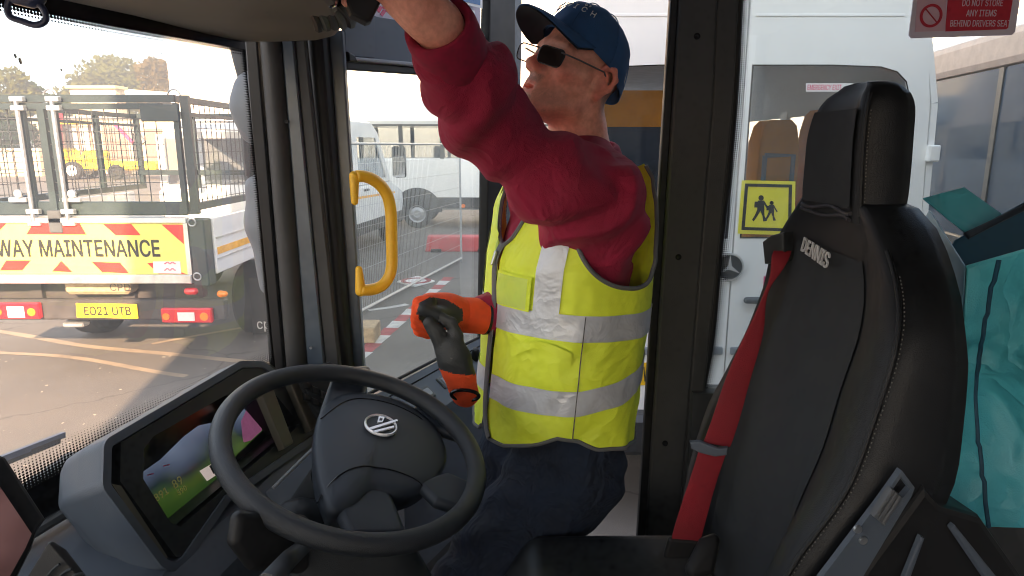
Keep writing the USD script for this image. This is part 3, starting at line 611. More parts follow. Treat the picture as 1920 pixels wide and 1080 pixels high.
part(tp, 'gate_mesh', cat(ws), 'cage_wire', smooth=False)
zh = tz(400)
part(tp, 'headboard', cat(beam((TL, BEDY, tz(184)), (TR, BEDY, tz(184)), .06), beam((TL, BEDY, zh + .2), (TR, BEDY, zh + .2), .06), beam((TL + .75, BEDY, zh), (TL + .75, BEDY, tz(184)), .06), beam((TR - .75, BEDY, zh), (TR - .75, BEDY, tz(184)), .06)), 'cage_paint')
part(tp, 'bed_floor', box(TL + .02, TR - .02, TY + .1, BEDY, zb - .04, zb), 'chassis', smooth=False)
part(tp, 'corner_post', cat(box(TR + .035, TR + .165, TY - .02, TY + .12, zb - .1, zt + .03, .01)), 'cage_paint')
for zz in (tz(416), tz(517)): part(tp, 'pin_ring', lathe([(.03, -.004), (.036, 0), (.03, .004), (.024, 0), (.03, -.004)], (TR + .08, TY - .04, zz), (0, 1, 0), 16), 'steel')
for sgn, xs in ((1, TR + .16), (-1, TL - .16)):
    q = Plane((xs, TY + .1, 0), (0, sgn, 0))
    sd = part(tp, 'dropside', box(xs - .02, xs + .02, TY + .12, BEDY + .1, zb - .02, zt + .03, .008), 'white_paint', smooth=False)
    part(sd, 'dropside_rib', cat(box(xs + sgn * .02 - .006, xs + sgn * .02 + .006, TY + .14, BEDY, zt - .15, zt - .135), box(xs + sgn * .02 - .006, xs + sgn * .02 + .006, TY + .14, BEDY, zb + .1, zb + .112)), 'alu', smooth=False)
    part(sd, 'amber_strip', box(xs + sgn * .021 - .002, xs + sgn * .021 + .002, TY + .15, BEDY, zb + .14, zb + .2), 'amber', smooth=False)
# under the body
part(tp, 'chassis_rail', cat(box(TM - .45, TM - .35, TY + .25, 10, .62, .86), box(TM + .35, TM + .45, TY + .25, 10, .62, .86), box(TL + .1, TR - .05, TY + .3, TY + .4, .7, .84)), 'chassis', smooth=False)
part(tp, 'spare_guard', box(tx(100, 545), tx(226, 545), TY + .12, TY + .3, tz(559), tz(527), .03), 'timber')
part(tp, 'guard_lettering', R.text('CPD', tx(189, 543), tz(551), tz(537) - tz(551), .002, -.119), 'chassis', smooth=False)
part(tp, 'rear_bar', box(tx(-130, 580), tx(420, 580), TY + .02, TY + .1, tz(601), tz(563), .012), 'chassis')
def lamp(a_, b_):
    l = part(tp, 'tail_lamp', box(tx(a_, 583), tx(b_, 583), TY - .03, TY + .02, tz(604 if a_ > 200 else 597), tz(577 if a_ > 200 else 567), .01), 'lens_red')
    c = (a_ + b_) / 2; za, zb_ = (tz(600), tz(584)) if a_ > 200 else (tz(594), tz(573))
    part(l, 'white_lens', box(tx(c - 16, 583), tx(c + 16, 583), TY - .036, TY - .03, za, zb_, .002), 'lens_white'); part(l, 'orange_lens', disc((tx(b_ - 14, 583), TY - .03, (za + zb_) / 2), (0, -1, 0), .035, .008, 16), 'lens_orange'); part(l, 'orange_lens', disc((tx(a_ + 10, 583), TY - .03, (za + zb_) / 2), (0, -1, 0), .03, .008, 16), 'lens_orange')
lamp(-8, 78); lamp(304, 399)
pl = part(tp, 'number_plate', R.ext([(143, 568), (257, 570), (260, 597), (145, 595)], .006, .0), 'plate_yellow', smooth=False)
hh = (tz(574) - tz(590)); m = meshkit.text_mesh('EO21 UTB', hh, .002, True); W_ = m.vertices[:, 0].max(); sx = (tx(246, 583) - tx(157, 583)) / W_
part(pl, 'plate_characters', R.text('EO21 UTB', tx(157, 583), tz(590.5), hh, .002, .0065, sx=sx, bold=True), 'black_print', smooth=False)
part(tp, 'marker_lamp', hull((V(tx(352, 546), TY, tz(546)), .03), (V(tx(365, 546), TY, tz(546)), .03)), 'lens_red')
part(tp, 'marker_lamp', hull((V(tx(404, 556), TY + .1, tz(556)), .03), (V(tx(412, 556), TY + .1, tz(556)), .025)), 'lens_orange')
part(tp, 'tow_step', box(tx(102, 618), tx(142, 618), TY + .1, TY + .2, tz(620), tz(611), .01), 'alu')
for s, xx in ((1, TR + .12),):
    mf = part(tp, 'mud_flap', box(xx - .02, xx + .3, TY + .95, TY + .965, .18, .75), 'rubber', smooth=False)
    part(mf, 'flap_lettering', Plane((xx, TY + .95, 0), (1, 0, 0)).text('cpd', .02, .24, .1, .002, .001, sx=.85), 'mark_white', smooth=False)
for yy in (7.1, 9.75):
    for xx in (TL + .28, TR - .1): road_wheel(tp, (xx, yy, .4), .4, .3 if yy < 8 else .24)
cb = part(tp, 'cab', box(TL + .1, TR - .1, 8.85, 10.35, .5, 1.5, .1), 'white_paint'); part(tp, 'cab_roof', box(TL + .2, TR - .2, 8.95, 10.1, 2.1, 2.3, .08), 'white_paint')
part(tp, 'cab_pillars', cat([beam((x_, y_, 1.45), (x_, y_, 2.15), .09) for x_ in (TL + .2, TR - .2) for y_ in (8.95, 10.05)]), 'white_paint'); part(tp, 'cab_glass', box(TL + .25, TR - .25, 8.94, 8.95, 1.5, 2.1), 'glass_car', smooth=False)

# ---------------------------------------------------------------- minibus seen from its side beyond the fence
def window_panes(t, P_, spans, z0, z1, mat_='glass_car'):
    for a_, b_ in spans: part(t, 'window', P_.world(slab([(a_, z0), (b_, z0), (b_, z1), (a_, z1)], .006, -.01, rnd=.06)), mat_, smooth=False)
BY = 16.6
bx0 = P(668, 300, BY)[0]; bx1 = bx0 + 6.9
mb = thing('minibus', 'white minibus side on beyond the mesh fence and red barrier', 'minibus', ((bx0 + bx1) / 2, BY + 1, 0))
zw0, zw1, zr = P(800, 296, BY)[2], P(800, 236, BY)[2], P(800, 228, BY)[2]
Q = Plane((0, BY, 0), (1, 0, 0)); Q2 = Plane((0, BY + 2, 0), (-1, 0, 0))
lower = [(bx0, .45), (bx1, .45), (bx1 + .05, 1.2), (bx1 - .1, zw0), (bx0 + .02, zw0), (bx0 - .02, 1.0)]
body = slab(lower, 2.0, -2.0, bev=.05); part(mb, 'body', Q.world(body), 'white_paint')
part(mb, 'roof', Q.world(slab([(bx0 + .12, zw1), (bx1 - .3, zw1), (bx1 - .5, zr + .5), (bx0 + .5, zr + .5), (bx0 + .2, zr + .28)], 1.94, -1.97, bev=.12)), 'white_paint')
wins = [(bx0 + .18, bx0 + 1.05), (bx0 + 1.15, bx0 + 2.05), (bx0 + 2.15, bx0 + 3.1), (bx0 + 3.2, bx0 + 4.2), (bx0 + 4.3, bx0 + 5.3), (bx0 + 5.4, bx0 + 6.3)]
for q_ in (0.03, 1.97):
    part(mb, 'window_pillars', cat([box(a_ - .1, a_, BY + q_ - .03, BY + q_ + .03, zw0 - .02, zw1 + .02) for a_, b_ in wins] + [box(bx0 + 6.3, bx0 + 6.6, BY + q_ - .03, BY + q_ + .03, zw0, zw1)]), 'cab_dark', smooth=False)
window_panes(mb, Q, wins, zw0, zw1); window_panes(mb, Q2, [(-b_, -a_) for a_, b_ in wins], zw0, zw1)
part(mb, 'black_skirt', box(bx0 + .3, bx1 - .05, BY - .03, BY + .02, P(800, 391, BY)[2], P(800, 370, BY)[2], .01), 'cab_dark')
part(mb, 'roof_gutter', box(bx0 + .2, bx1 - .4, BY - .02, BY + .03, zw1, zw1 + .04), 'cab_dark', smooth=False)
for k in range(5):
    for dy in (.35, 1.3):
        s = part(mb, 'seat', cat(box(bx0 + .8 + k * 1.05, bx0 + .95 + k * 1.05, BY + dy, BY + dy + .45, 1.0, 2.0, .05)), 'seat_navy')
wx = P(783, 405, BY)[0]
part(mb, 'wheel_arch', Q.world(slab([(wx + .62 * math.cos(t), .4 + .6 * math.sin(t)) for t in np.linspace(0, 3.1416, 18)], .02, .001)), 'cab_dark', smooth=False)
road_wheel(mb, (wx, BY + .05, .36), .36, .24, (0, 1, 0)); road_wheel(mb, (wx + 3.9, BY + .05, .36), .36, .24, (0, 1, 0)); road_wheel(mb, (wx, BY + 1.8, .36), .36, .24, (0, 1, 0))
part(mb, 'side_marker', disc((P(869, 386, BY)[0], BY - .03, P(869, 386, BY)[2]), (0, -1, 0), .05, .015, 12), 'lens_orange')

# white van in front of the minibus, behind the windscreen post
va = nrm((.12, .99, 0)); vl = V(-va[1], va[0], 0); vo = P(704, 300, 13.2); vo[2] = 0
def vw(a_, l, z): return vo + va * a_ + vl * l + V(0, 0, z)
VP_ = Plane(vo, va, (0, 0, 1))                                         # its flank that faces us
vn = thing('white_van', 'white van with yellow side stripe, nose away, behind the windscreen post', 'van', vo)
prof = [(-3.4, .45), (1.7, .45), (1.85, .8), (1.8, 1.05), (1.0, 1.3), (-3.4, 1.3)]
part(vn, 'body', VP_.world(slab(prof, 1.9, -1.9, bev=.06)), 'white_paint')
up_ = [(-3.4, 1.3), (1.0, 1.3), (.25, 2.25), (-.1, 2.42), (-3.3, 2.42)]
gl_ = [(-.95, 1.38), (.72, 1.38), (.1, 2.16), (-.95, 2.16)]
for off in (0, -1.86): part(vn, 'upper_side', VP_.world(slab(up_, .04, off - .06, holes=[gl_])), 'white_paint', smooth=False)
part(vn, 'roof', VP_.world(slab([(-3.3, 2.36), (.1, 2.3), (-.1, 2.45), (-3.3, 2.45)], 1.8, -1.85, bev=.02)), 'white_paint')
part(vn, 'door_window', VP_.world(slab(gl_, .006, -.045)), 'glass_car', smooth=False)
part(vn, 'windscreen', trimesh.Trimesh([vw(1.0, .08, 1.31), vw(1.0, 1.82, 1.31), vw(.2, 1.72, 2.28), vw(.2, .16, 2.28)], [[0, 1, 2], [0, 2, 3]], process=False), 'glass_car', smooth=False)
part(vn, 'yellow_stripe', VP_.world(slab([(-3.3, 1.1), (1.2, 1.02), (1.2, 1.06), (-3.3, 1.15)], .004, 0)), 'amber', smooth=False)
part(vn, 'door_handle', VP_.world(slab([(-.75, 1.18), (-.5, 1.18), (-.5, 1.22), (-.75, 1.22)], .03, 0, bev=.008)), 'cab_dark')
part(vn, 'sill', VP_.world(slab([(-3.3, .4), (1.75, .4), (1.8, .62), (-3.3, .62)], .03, 0, bev=.01)), 'cab_dark')
mr = part(vn, 'door_mirror', hull((vw(.75, -.2, 1.42), .06), (vw(.75, -.2, 1.75), .06), (vw(.72, -.36, 1.42), .05), (vw(.72, -.36, 1.75), .05)), 'cab_dark')
part(mr, 'mirror_glass', Plane(vw(.66, -.13, 1.38), -vl).world(slab([(0, 0), (.26, 0), (.26, .4), (0, .4)], .004, 0, rnd=.03)), 'chrome')
for aa in (1.0, -2.4): road_wheel(vn, vw(aa, .12, .34), .34, .22, vl)
part(vn, 'bumper', VP_.world(slab([(1.7, .35), (1.92, .4), (1.92, .7), (1.7, .75)], 1.9, -1.9, bev=.04)), 'cab_dark')

# ---------------------------------------------------------------- mesh fence, barrier, sign on the ground, timber block
fa, fb = PZ(640, 612, 0), PZ(865, 490, 0); fdir = nrm(fb - fa); FH = 2.03
def fence(a_, b_, label):
    t = thing('mesh_fence', label, 'fence', (a_ + b_) / 2, 'temporary mesh fence panels')
    for e in (a_, b_): part(t, 'post', tube([e, e + V(0, 0, FH)], .019, 10), 'fence_zinc')
    part(t, 'top_rail', tube([a_ + V(0, 0, FH), b_ + V(0, 0, FH)], .015, 8), 'fence_zinc'); part(t, 'bottom_rail', tube([a_ + V(0, 0, .06), b_ + V(0, 0, .06)], .019, 8), 'fence_zinc')
    n = int(np.linalg.norm(b_ - a_) / .05)
    part(t, 'wire_mesh', cat([beam(a_ + (b_ - a_) * k / n + V(0, 0, .06), a_ + (b_ - a_) * k / n + V(0, 0, FH), .0036) for k in range(1, n)] + [beam(a_ + V(0, 0, z), b_ + V(0, 0, z), .0036) for z in (.3, .55, .8, 1.05, 1.3, 1.55, 1.8)]), 'fence_zinc', smooth=False)
fence(fa, fb, 'zinc mesh fence panel standing in front of the white van and minibus')
bc = P(858, 455, 12.9)
br = thing('barrier', 'red plastic road barrier lying in front of the minibus', 'barrier', (bc[0], 12.9, 0))
bw = .62
part(br, 'body', Plane((bc[0], 12.9, 0), (1, 0, 0)).world(slab([(-bw, 0), (bw + .3, 0), (bw + .25, .3), (-bw + .05, .3)], .28, -.14, bev=.03)), 'barrier_red')
part(br, 'foot', cat(box(bc[0] - .5, bc[0] - .3, 12.68, 13.1, 0, .06, .01), box(bc[0] + .4, bc[0] + .6, 12.68, 13.1, 0, .06, .01)), 'rubber')
q = [PZ(745, 527, .02), PZ(783, 517, .02), PZ(815, 526, .02), PZ(776, 536, .02)]
fs = thing('fallen_sign', 'white road sign with red ring lying flat on the tarmac', 'sign', np.mean(q, 0) * (1, 1, 0))
part(fs, 'plate', trimesh.util.concatenate([trimesh.creation.extrude_polygon(sg.Polygon([p_[:2] for p_ in q]), .02, engine='earcut')]), 'white_print', smooth=False)
c = np.mean(q, 0); part(fs, 'red_ring', lathe([(.16, .021), (.16, .025), (.23, .025), (.23, .021)], (c[0], c[1], 0), (0, 0, 1), 28), 'mark_red')
c = PZ(688, 640, 0)
tbk = thing('timber_block', 'short timber block on the tarmac beside the windscreen post', 'block', c)
part(tbk, 'block', box(c[0] - .09, c[0] + .1, c[1] - .08, c[1] + .25, 0, .17, .01), 'timber'); part(tbk, 'end_grain', box(c[0] - .075, c[0] + .085, c[1] - .083, c[1] - .08, .015, .155), 'timber')

# ---------------------------------------------------------------- the white minibus parked close beside us, rear doors
SY = 3.3
K = Plane((0, SY, 0), (1, 0, 0))
def kx(px, py=500): return K.at(px, py)[0]
def kz(py, px=1370): return K.at(px, py)[1]
sp = thing('rear_door_minibus', 'white minibus close by with twin rear doors, chrome star and orange seats', 'minibus', (kx(1370), SY + 2, 0))
xc = kx(1372); xr = kx(1742, 300); xl = 2 * xc - xr; zbot, ztop = .42, 2.98
wz0, wz1 = kz(447), kz(121)
def arch(x0, x1, z0, z1, right):
    prof = [(.0, .34), (.012, .16), (.04, .075), (.09, .03), (.17, .008), (.4, 0)]
    return [(x0, z0), (x1, z0)] + ([(x1 - a_, z1 - b_) for a_, b_ in prof] + [(x0, z1)] if right else [(x1, z1)] + [(x0 + a_, z1 - b_) for a_, b_ in prof[::-1]])
wr = arch(xc + .03, kx(1698, 300), wz0, wz1, True); wl = arch(2 * xc - kx(1698, 300), xc - .03, wz0, wz1, False)
outR = [(xc + .004, zbot + .12), (xr + .0, zbot + .12), (xr + .01, 1.4), (xr - .03, 2.2), (xr - .1, 2.62), (xr - .18, 2.86), (xc + .004, 2.93)]
outL = [(2 * xc - a_, b_) for a_, b_ in outR]
for o_, w_ in ((outR, wr), (outL, wl)):
    dr = part(sp, 'rear_door', K.world(slab(o_, .05, -.05, holes=[w_])), 'white_paint', smooth=False)
    gpane = part(dr, 'window', K.world(slab(w_, .006, -.02)), 'glass_car', smooth=False)
    cx_ = [p_[0] for p_ in w_]; s_ = 1 if np.mean(cx_) > xc else -1
    part(dr, 'window_seal', K.world(slab([(p_[0], p_[1]) for p_ in w_], .003, -.001, holes=[[(xc * 0 + np.mean(cx_) + (p_[0] - np.mean(cx_)) * .985, (wz0 + wz1) / 2 + (p_[1] - (wz0 + wz1) / 2) * .985) for p_ in w_]])), 'gloss_black', smooth=False)
    part(dr, 'hinge', box(xc + s_ * (xr - xc) - .02, xc + s_ * (xr - xc) + .035, SY - .03, SY + .02, kz(303, 1735), kz(272, 1735), .006), 'white_paint')
    part(dr, 'hinge', box(xc + s_ * (xr - xc) - .02, xc + s_ * (xr - xc) + .035, SY - .03, SY + .02, .75, .86, .006), 'white_paint')
    part(dr, 'crease', box(min(xc + s_ * .03, xc + s_ * (xr - xc - .2)), max(xc + s_ * .03, xc + s_ * (xr - xc - .2)), SY - .004, SY, kz(31), kz(26), .0018), 'white_paint')
for s_ in (1, -1):
    xx = xc + s_ * (xr - xc)
    L_ = [[(xx - s_ * .0, SY + .0, zbot), (xx + s_ * .02, SY + .06, 1.2), (xx - s_ * .02, SY + .06, 2.2), (xx - s_ * .12, SY + .06, 2.65), (xx - s_ * .3, SY + .06, 2.9), (xx - s_ * .9, SY + .06, 2.98)],]
    part(sp, 'side_wall', grid(np.array([[(p_[0], y_, p_[2]) for p_ in L_[0][:3]] for y_ in (SY + .003, SY + .15, SY + .3)]), .03), 'white_paint')
    part(sp, 'roof_side', grid(np.array([[(p_[0], y_, p_[2]) for p_ in L_[0][2:]] for y_ in (SY + .003, SY + .3, SY + 5)]), .03), 'white_paint')
    part(sp, 'side_low', box(xx - .02, xx + .02, SY + .3, SY + 5.2, zbot, 1.3), 'white_paint', smooth=False)
    part(sp, 'pillars', cat([box(xx - .03, xx + .0, SY + y_, SY + y_ + .12, 1.35, 2.3) for y_ in (1.7, 3.4, 5.1)]), 'white_paint', smooth=False)
part(sp, 'floor', box(xl + .05, xr - .05, SY + .1, SY + 5.2, .6, .7), 'interior_dark', smooth=False)
part(sp, 'lining', box(xl + .1, xr - .1, SY + .1, SY + 5, 2.62, 2.66), 'bus_liner', smooth=False)
part(sp, 'nose', box(xl + .1, xr - .1, SY + 5.2, SY + 6.2, .4, 1.3, .2), 'white_paint')
part(sp, 'bumper', box(xl + .02, xr - .02, SY - .1, SY + .06, kz(842), kz(768), .03), 'cab_dark')
part(sp, 'rubbing_strip', cat(box(xl + .05, xc - .02, SY - .015, SY, kz(664), kz(650), .004), box(xc + .02, xr - .05, SY - .015, SY, kz(664), kz(650), .004)), 'plastic_pale')
for xx in (xl + .2, xr - .2): road_wheel(sp, (xx, SY + 1.4, .35), .35, .24)
bd = part(sp, 'star_badge', K.world(slab([(kx(1366) + .068 * math.cos(t), kz(500) + .068 * math.sin(t)) for t in np.linspace(0, 6.2832, 40)[:-1]], .012, 0, bev=.003)), 'gloss_black')
part(bd, 'badge_ring', lathe([(.06, .01), (.072, .012), (.07, .02), (.062, .02), (.06, .01)], (kx(1366), SY, kz(500)), (0, -1, 0), 40), 'chrome')
st = []
for k in range(3):
    a_ = math.pi / 2 + k * 2.0944
    st.append(slab([(.063 * math.cos(a_), .063 * math.sin(a_)), (.012 * math.cos(a_ + 1.047), .012 * math.sin(a_ + 1.047)), (0, 0), (.012 * math.cos(a_ - 1.047), .012 * math.sin(a_ - 1.047))], .006, .0125))
stm = cat(st); stm.apply_translation([kx(1366), kz(500), 0]); part(bd, 'badge_star', K.world(stm), 'chrome', smooth=False)
hd = part(sp, 'door_handle', hull((K.w(kx(1402), kz(561), .025), .017), (K.w(kx(1480), kz(562), .03), .02)), 'plastic_grey')
part(sp, 'small_sticker', K.ext([(1432, 518), (1446, 518), (1445, 538), (1431, 538)], .002, .001), 'sticker_pink', smooth=False)
part(sp, 'lime_sticker', K.ext([(1434, 590), (1450, 590), (1447, 620), (1432, 622)], .002, .001), 'sign_yellow', smooth=False)
# school sign
sg_ = part(sp, 'school_sign', K.ext([(1391, 338), (1491, 340), (1489, 441), (1383, 438)], .003, .001), 'sign_yellow', smooth=False)
sb = K.loc([(1397, 344), (1485, 346), (1483, 434), (1390, 431)], .004); cc = sb.mean(0)
part(sg_, 'sign_border', K.world(slab(sb, .002, .004, holes=[cc + (sb - cc) * .87])), 'black_print', smooth=False)
def figure(px, py, s):
    """walking child, height s in picture points, feet at px, py"""
    u = lambda l: [(px + a_ * s, py - b_ * s) for a_, b_ in l]
    hd_ = [(px + .02 * s + .1 * s * math.cos(t), py - .88 * s - .1 * s * math.sin(t)) for t in np.linspace(0, 6.283, 16)[:-1]]
    return [hd_, u([(-.13, .42), (.14, .42), (.12, .78), (-.1, .78)]), u([(-.12, .45), (.02, .45), (-.12, .2), (-.26, 0), (-.32, .06), (-.22, .22)]), u([(-.02, .45), (.13, .45), (.15, .2), (.24, .02), (.1, .0), (.07, .2)]), u([(.08, .72), (.13, .78), (.32, .46), (.27, .42)]), u([(-.24, .52), (-.1, .52), (-.1, .74), (-.22, .74)])]
gs = [K.ext(o_, .0015, .0045 + i * .0001) for i, o_ in enumerate(figure(1426, 415, 50) + figure(1446, 414, 38))]
part(sg_, 'child_silhouettes', cat(gs), 'black_print', smooth=False)
el = part(sp, 'exit_sticker', K.ext([(1511, 156), (1600, 156), (1600, 172), (1511, 172)], .002, .001), 'white_print', smooth=False)
part(el, 'exit_lettering', K.text('EMERGENCY EXIT', kx(1513, 164), kz(169, 1513), kz(159, 1513) - kz(169, 1513), .001, .0035, sx=.55), 'sticker_pink', smooth=False)
wt = part(sp, 'warning_triangle', K.world(slab(K.loc([(1199, 523), (1252, 523), (1240, 470), (1230, 470)]), .002, .001)), 'black_print', smooth=False)
part(wt, 'triangle_face', K.ext([(1208, 518), (1246, 518), (1236, 480)], .0015, .0035), 'sticker_yellow', smooth=False)
part(wt, 'exclamation', cat(K.ext([(1222, 508), (1226, 508), (1227, 494), (1221, 494)], .0012, .0055), K.ext([(1222, 514), (1226, 514), (1226, 510), (1222, 510)], .0012, .0055)), 'black_print', smooth=False)
bs = part(sp, 'blind_spot_sticker', K.ext([(1196, 533), (1300, 533), (1300, 574), (1196, 574)], .002, .001), 'sticker_yellow', smooth=False)
kh = kz(541, 1200) - kz(551, 1200)
part(bs, 'blind_spot_lettering', cat(K.text('Blind Spot', kx(1197, 551), kz(551, 1200), kh, .001, .0035, sx=.9), K.text('Take Care', kx(1204, 566), kz(566, 1204), kh * .85, .001, .0035, sx=.9)), 'black_print', smooth=False)
ws_ = part(sp, 'warning_sticker', K.ext([(1195, 680), (1282, 680), (1282, 722), (1195, 722)], .002, .001), 'sticker_yellow', smooth=False)
part(ws_, 'warning_lettering', K.text('WARNING', kx(1205, 712), kz(714, 1205), kz(688, 1205) - kz(714, 1205), .001, .0035, bold=True, sx=.36), 'black_print', smooth=False)
# seats inside
def bus_seat(x, y, w, h, m_, top_=2.2):
    b_ = part(sp, 'seat', loft([np.array([(x + sx_ * w / 2 * f_, y + yy, z_) for sx_, yy in ((-1, -.06), (-.9, -.09), (.9, -.09), (1, -.06), (1, .06), (.9, .09), (-.9, .09), (-1, .06))]) for z_, f_ in ((.75, .95), (1.3, 1), (top_ - .35, 1), (top_ - .12, .93), (top_ - .03, .75), (top_, .5))]), m_)
    return b_
for k, (pa, pb, yy, tp_) in enumerate(((1405, 1490, SY + .55, 2.14), (1500, 1585, SY + .6, 2.2), (1085, 1300, SY + .3, P(1180, 172, SY + .3)[2]), (1600, 1680, SY + 1.0, 2.1))):
    xa, xb = P(pa, 300, yy)[0], P(pb, 300, yy)[0]; b_ = bus_seat((xa + xb) / 2, yy, xb - xa, 1, 'seat_orange', tp_)
    if k < 2: part(b_, 'seat_frame', tube([(xa + .05, yy - .1, 1.95), (xa + .05, yy - .1, 1.6), (xb - .05, yy - .1, 1.6), (xb - .05, yy - .1, 1.95), (xa + .05, yy - .1, 1.95)], .014, 8), 'plastic_pale')
    if k == 2: part(b_, 'seat_back', box(xa - .03, xb + .03, yy - .14, yy - .095, .75, P(1180, 238, yy - .12)[2], .02), 'seat_navy')
for k in range(4): bus_seat(xc - .5 + .33 * k, SY + 2.4, .3, 1, 'seat_navy', 1.95)

# ---------------------------------------------------------------- bus with dark glass parked further right
ba = nrm((-.17, -.985, 0)); c0 = P(1716, 300, 5.0) - ba * 3.0; c0[2] = 0      # along its flank, towards us
B = Plane(c0, ba, (0, 0, 1))
bu = thing('tinted_bus', 'coach with dark tinted side windows parked beyond the rear door minibus', 'bus', c0 + B.n * -1)
LEN = 6.1
gz0, gz1 = 1.45, 2.44
part(bu, 'lower_side', B.world(slab([(0, .35), (LEN, .35), (LEN, gz0), (0, gz0)], .06, -.06, bev=.015)), 'cab_dark')
part(bu, 'roof_band', B.world(slab([(0, gz1), (LEN, gz1), (LEN, gz1 + .22), (.05, gz1 + .22)], .3, -.3, bev=.05)), 'sunlit_pink')
part(bu, 'roof', B.world(slab([(0, gz1 + .2), (LEN, gz1 + .2), (LEN, gz1 + .3), (.1, gz1 + .3)], 2.2, -2.3, bev=.04)), 'white_paint')
part(bu, 'far_side', B.world(slab([(0, .35), (LEN, .35), (LEN, 1.4), (0, 1.4)], .06, -2.3)), 'white_paint', smooth=False)
for k, (a_, b_) in enumerate(((.05, 1.45), (1.5, 2.9), (2.95, 4.0), (4.05, 5.0), (5.05, LEN - .05))):
    part(bu, 'window', B.world(slab([(a_, gz0), (b_, gz0), (b_, gz1), (a_, gz1)], .006, -.02, rnd=.03)), 'tint_glass', smooth=False)
    part(bu, 'far_window', B.world(slab([(a_, gz0), (b_, gz0), (b_, gz1), (a_, gz1)], .006, -2.28, rnd=.03)), 'tint_glass', smooth=False)
    part(bu, 'window_bar', B.world(slab([(b_ - .0, gz0), (b_ + .05, gz0), (b_ + .05, gz1), (b_, gz1)], .05, -.055)), 'cab_dark', smooth=False)
    part(bu, 'window_bar', B.world(slab([(b_ - .05, gz0), (b_ + .1, gz0), (b_ + .1, gz1), (b_ - .05, gz1)], .05, -2.3)), 'cab_dark', smooth=False)
for k in range(5):
    for h in (.3, 1.3):
        o_ = B.w(.6 + k * 1.0, 0, -h - .25)
        part(bu, 'seat', hull((o_ + V(0, 0, 1.3) - B.n * .2, .09), (o_ + V(0, 0, 2.0) - B.n * .15, .08), (o_ + V(0, 0, 1.3) + B.n * .2, .09), (o_ + V(0, 0, 2.0) + B.n * .15, .08)), 'brick_dark' if k % 2 else 'seat_navy')
road_wheel(bu, B.w(4.6, .45, -.16), .45, .26, B.n)

single('haze', box(-310, 310, -130, 410, -1.0, 16.0), 'haze', 'pale haze added over the yard to lighten the far trees', 'haze', kind='stuff', smooth=False)  # thin volume added to wash out the far trees
# ---------------------------------------------------------------- our cab: shell
FLOOR = .66
sh = thing('cab_shell', 'dark cab shell of the lorry we sit in, with floor, roof and rear wall', 'lorry cab', (0.3, 0, FLOOR))
part(sh, 'floor', box(-.75, 1.6, -1.3, 1.42, FLOOR - .06, FLOOR, .01), 'floor_mat')
part(sh, 'roof', box(-.62, 1.6, -1.3, 1.62, 2.66, 2.72, .01), 'liner')
part(sh, 'rear_wall', box(1.55, 1.6, -1.3, 1.6, FLOOR, 2.66), 'liner', smooth=False)
part(sh, 'left_side', box(-.2, 1.6, -1.34, -1.3, FLOOR, 1.6), 'liner', smooth=False)
for x_ in (-.62, 1.5): part(sh, 'left_pillar', box(x_, x_ + .1, -1.34, -1.26, 1.6, 2.66, .01), 'pillar_grey')
part(sh, 'step', box(-.3, .3, 1.44, 1.8, .36, .42, .01), 'floor_mat')
part(sh, 'side_below_window', box(.42, 1.6, 1.46, 1.52, FLOOR - .2, 1.44), 'pillar_grey', smooth=False)
part(sh, 'front_wall', box(-.86, -.8, -1.25, 1.2, FLOOR - .2, 1.42), 'plastic_dark', smooth=False)
part(sh, 'door_lintel', box(-.35, 1.6, 1.5, 1.6, 2.5, 2.66), 'pillar_grey', smooth=False)

# windscreen
bot = smoothpath([V(-.515, 1.37, 1.50), V(-.60, 1.14, 1.495), V(-.685, .89, 1.49), V(-.77, .45, 1.485), V(-.82, -.2, 1.48), V(-.80, -1.2, 1.48)], 40)
topc = smoothpath([P(452, 74, 1.29), V(-.555, 1.12, 2.19), P(90, 0, .945), V(-.68, .45, 2.2), V(-.715, -.2, 2.21), V(-.69, -1.2, 2.21)], 40)
def ws(f0, f1, i0=0, i1=40, off=0.0):
    """strip of the windscreen between the shares f0 and f1 of its height"""
    g = np.array([[bot[i] + (topc[i] - bot[i]) * f for f in np.linspace(f0, f1, 8)] for i in range(i0, i1)])
    return g + V(off, 0, 0)
wsn = thing('windscreen', 'dusty curved windscreen with dotted black edge', 'windscreen', (-.75, 0, 1.48))
part(wsn, 'glass', grid(ws(-.02, 1.02)), 'glass_screen', smooth=True)
part(wsn, 'lower_black_band', grid(ws(-.03, .05, 0, 40, .006)), 'gloss_black', smooth=True)
g = ws(.05, .125, 0, 24, .006); uu = fritgrid(g) / .0053
part(wsn, 'dotted_edge', grid(g), 'frit', uv=np.stack(np.broadcast_arrays(uu[:, None], np.linspace(0, 1, 8)[None]), -1).reshape(-1, 2))
part(wsn, 'upper_black_band', grid(ws(.975, 1.03, 0, 40, .006)), 'gloss_black', smooth=True)
g = ws(.975, .955, 0, 24, .006); uu = fritgrid(g) / .0047
part(wsn, 'dotted_edge', grid(g), 'frit_narrow', uv=np.stack(np.broadcast_arrays(uu[:, None], np.linspace(0, 1, 8)[None]), -1).reshape(-1, 2))
g = np.array([[bot[0] + (topc[0] - bot[0]) * f + ((bot[1] - bot[0]) * (1 - f) + (topc[1] - topc[0]) * f) * w_ * .22 + V(.005, 0, 0) for w_ in np.linspace(0, 1, 8)] for f in np.linspace(.02, .98, 60)])
part(wsn, 'dotted_edge', grid(g), 'frit_side', uv=np.stack(np.broadcast_arrays((fritgrid(g) / .0045)[:, None], np.linspace(0, 1, 8)[None]), -1).reshape(-1, 2))
part(wsn, 'dirt_spots', cat([disc(PX(x_, y_, -.6), (1, .3, .1), r_, .001, 9) for x_, y_, r_ in ((300, 69, .0035), (28, 105, .0028), (37, 114, .004), (114, 131, .002), (322, 57, .0022), (303, 101, .0016))]), 'plastic_grey', smooth=False)

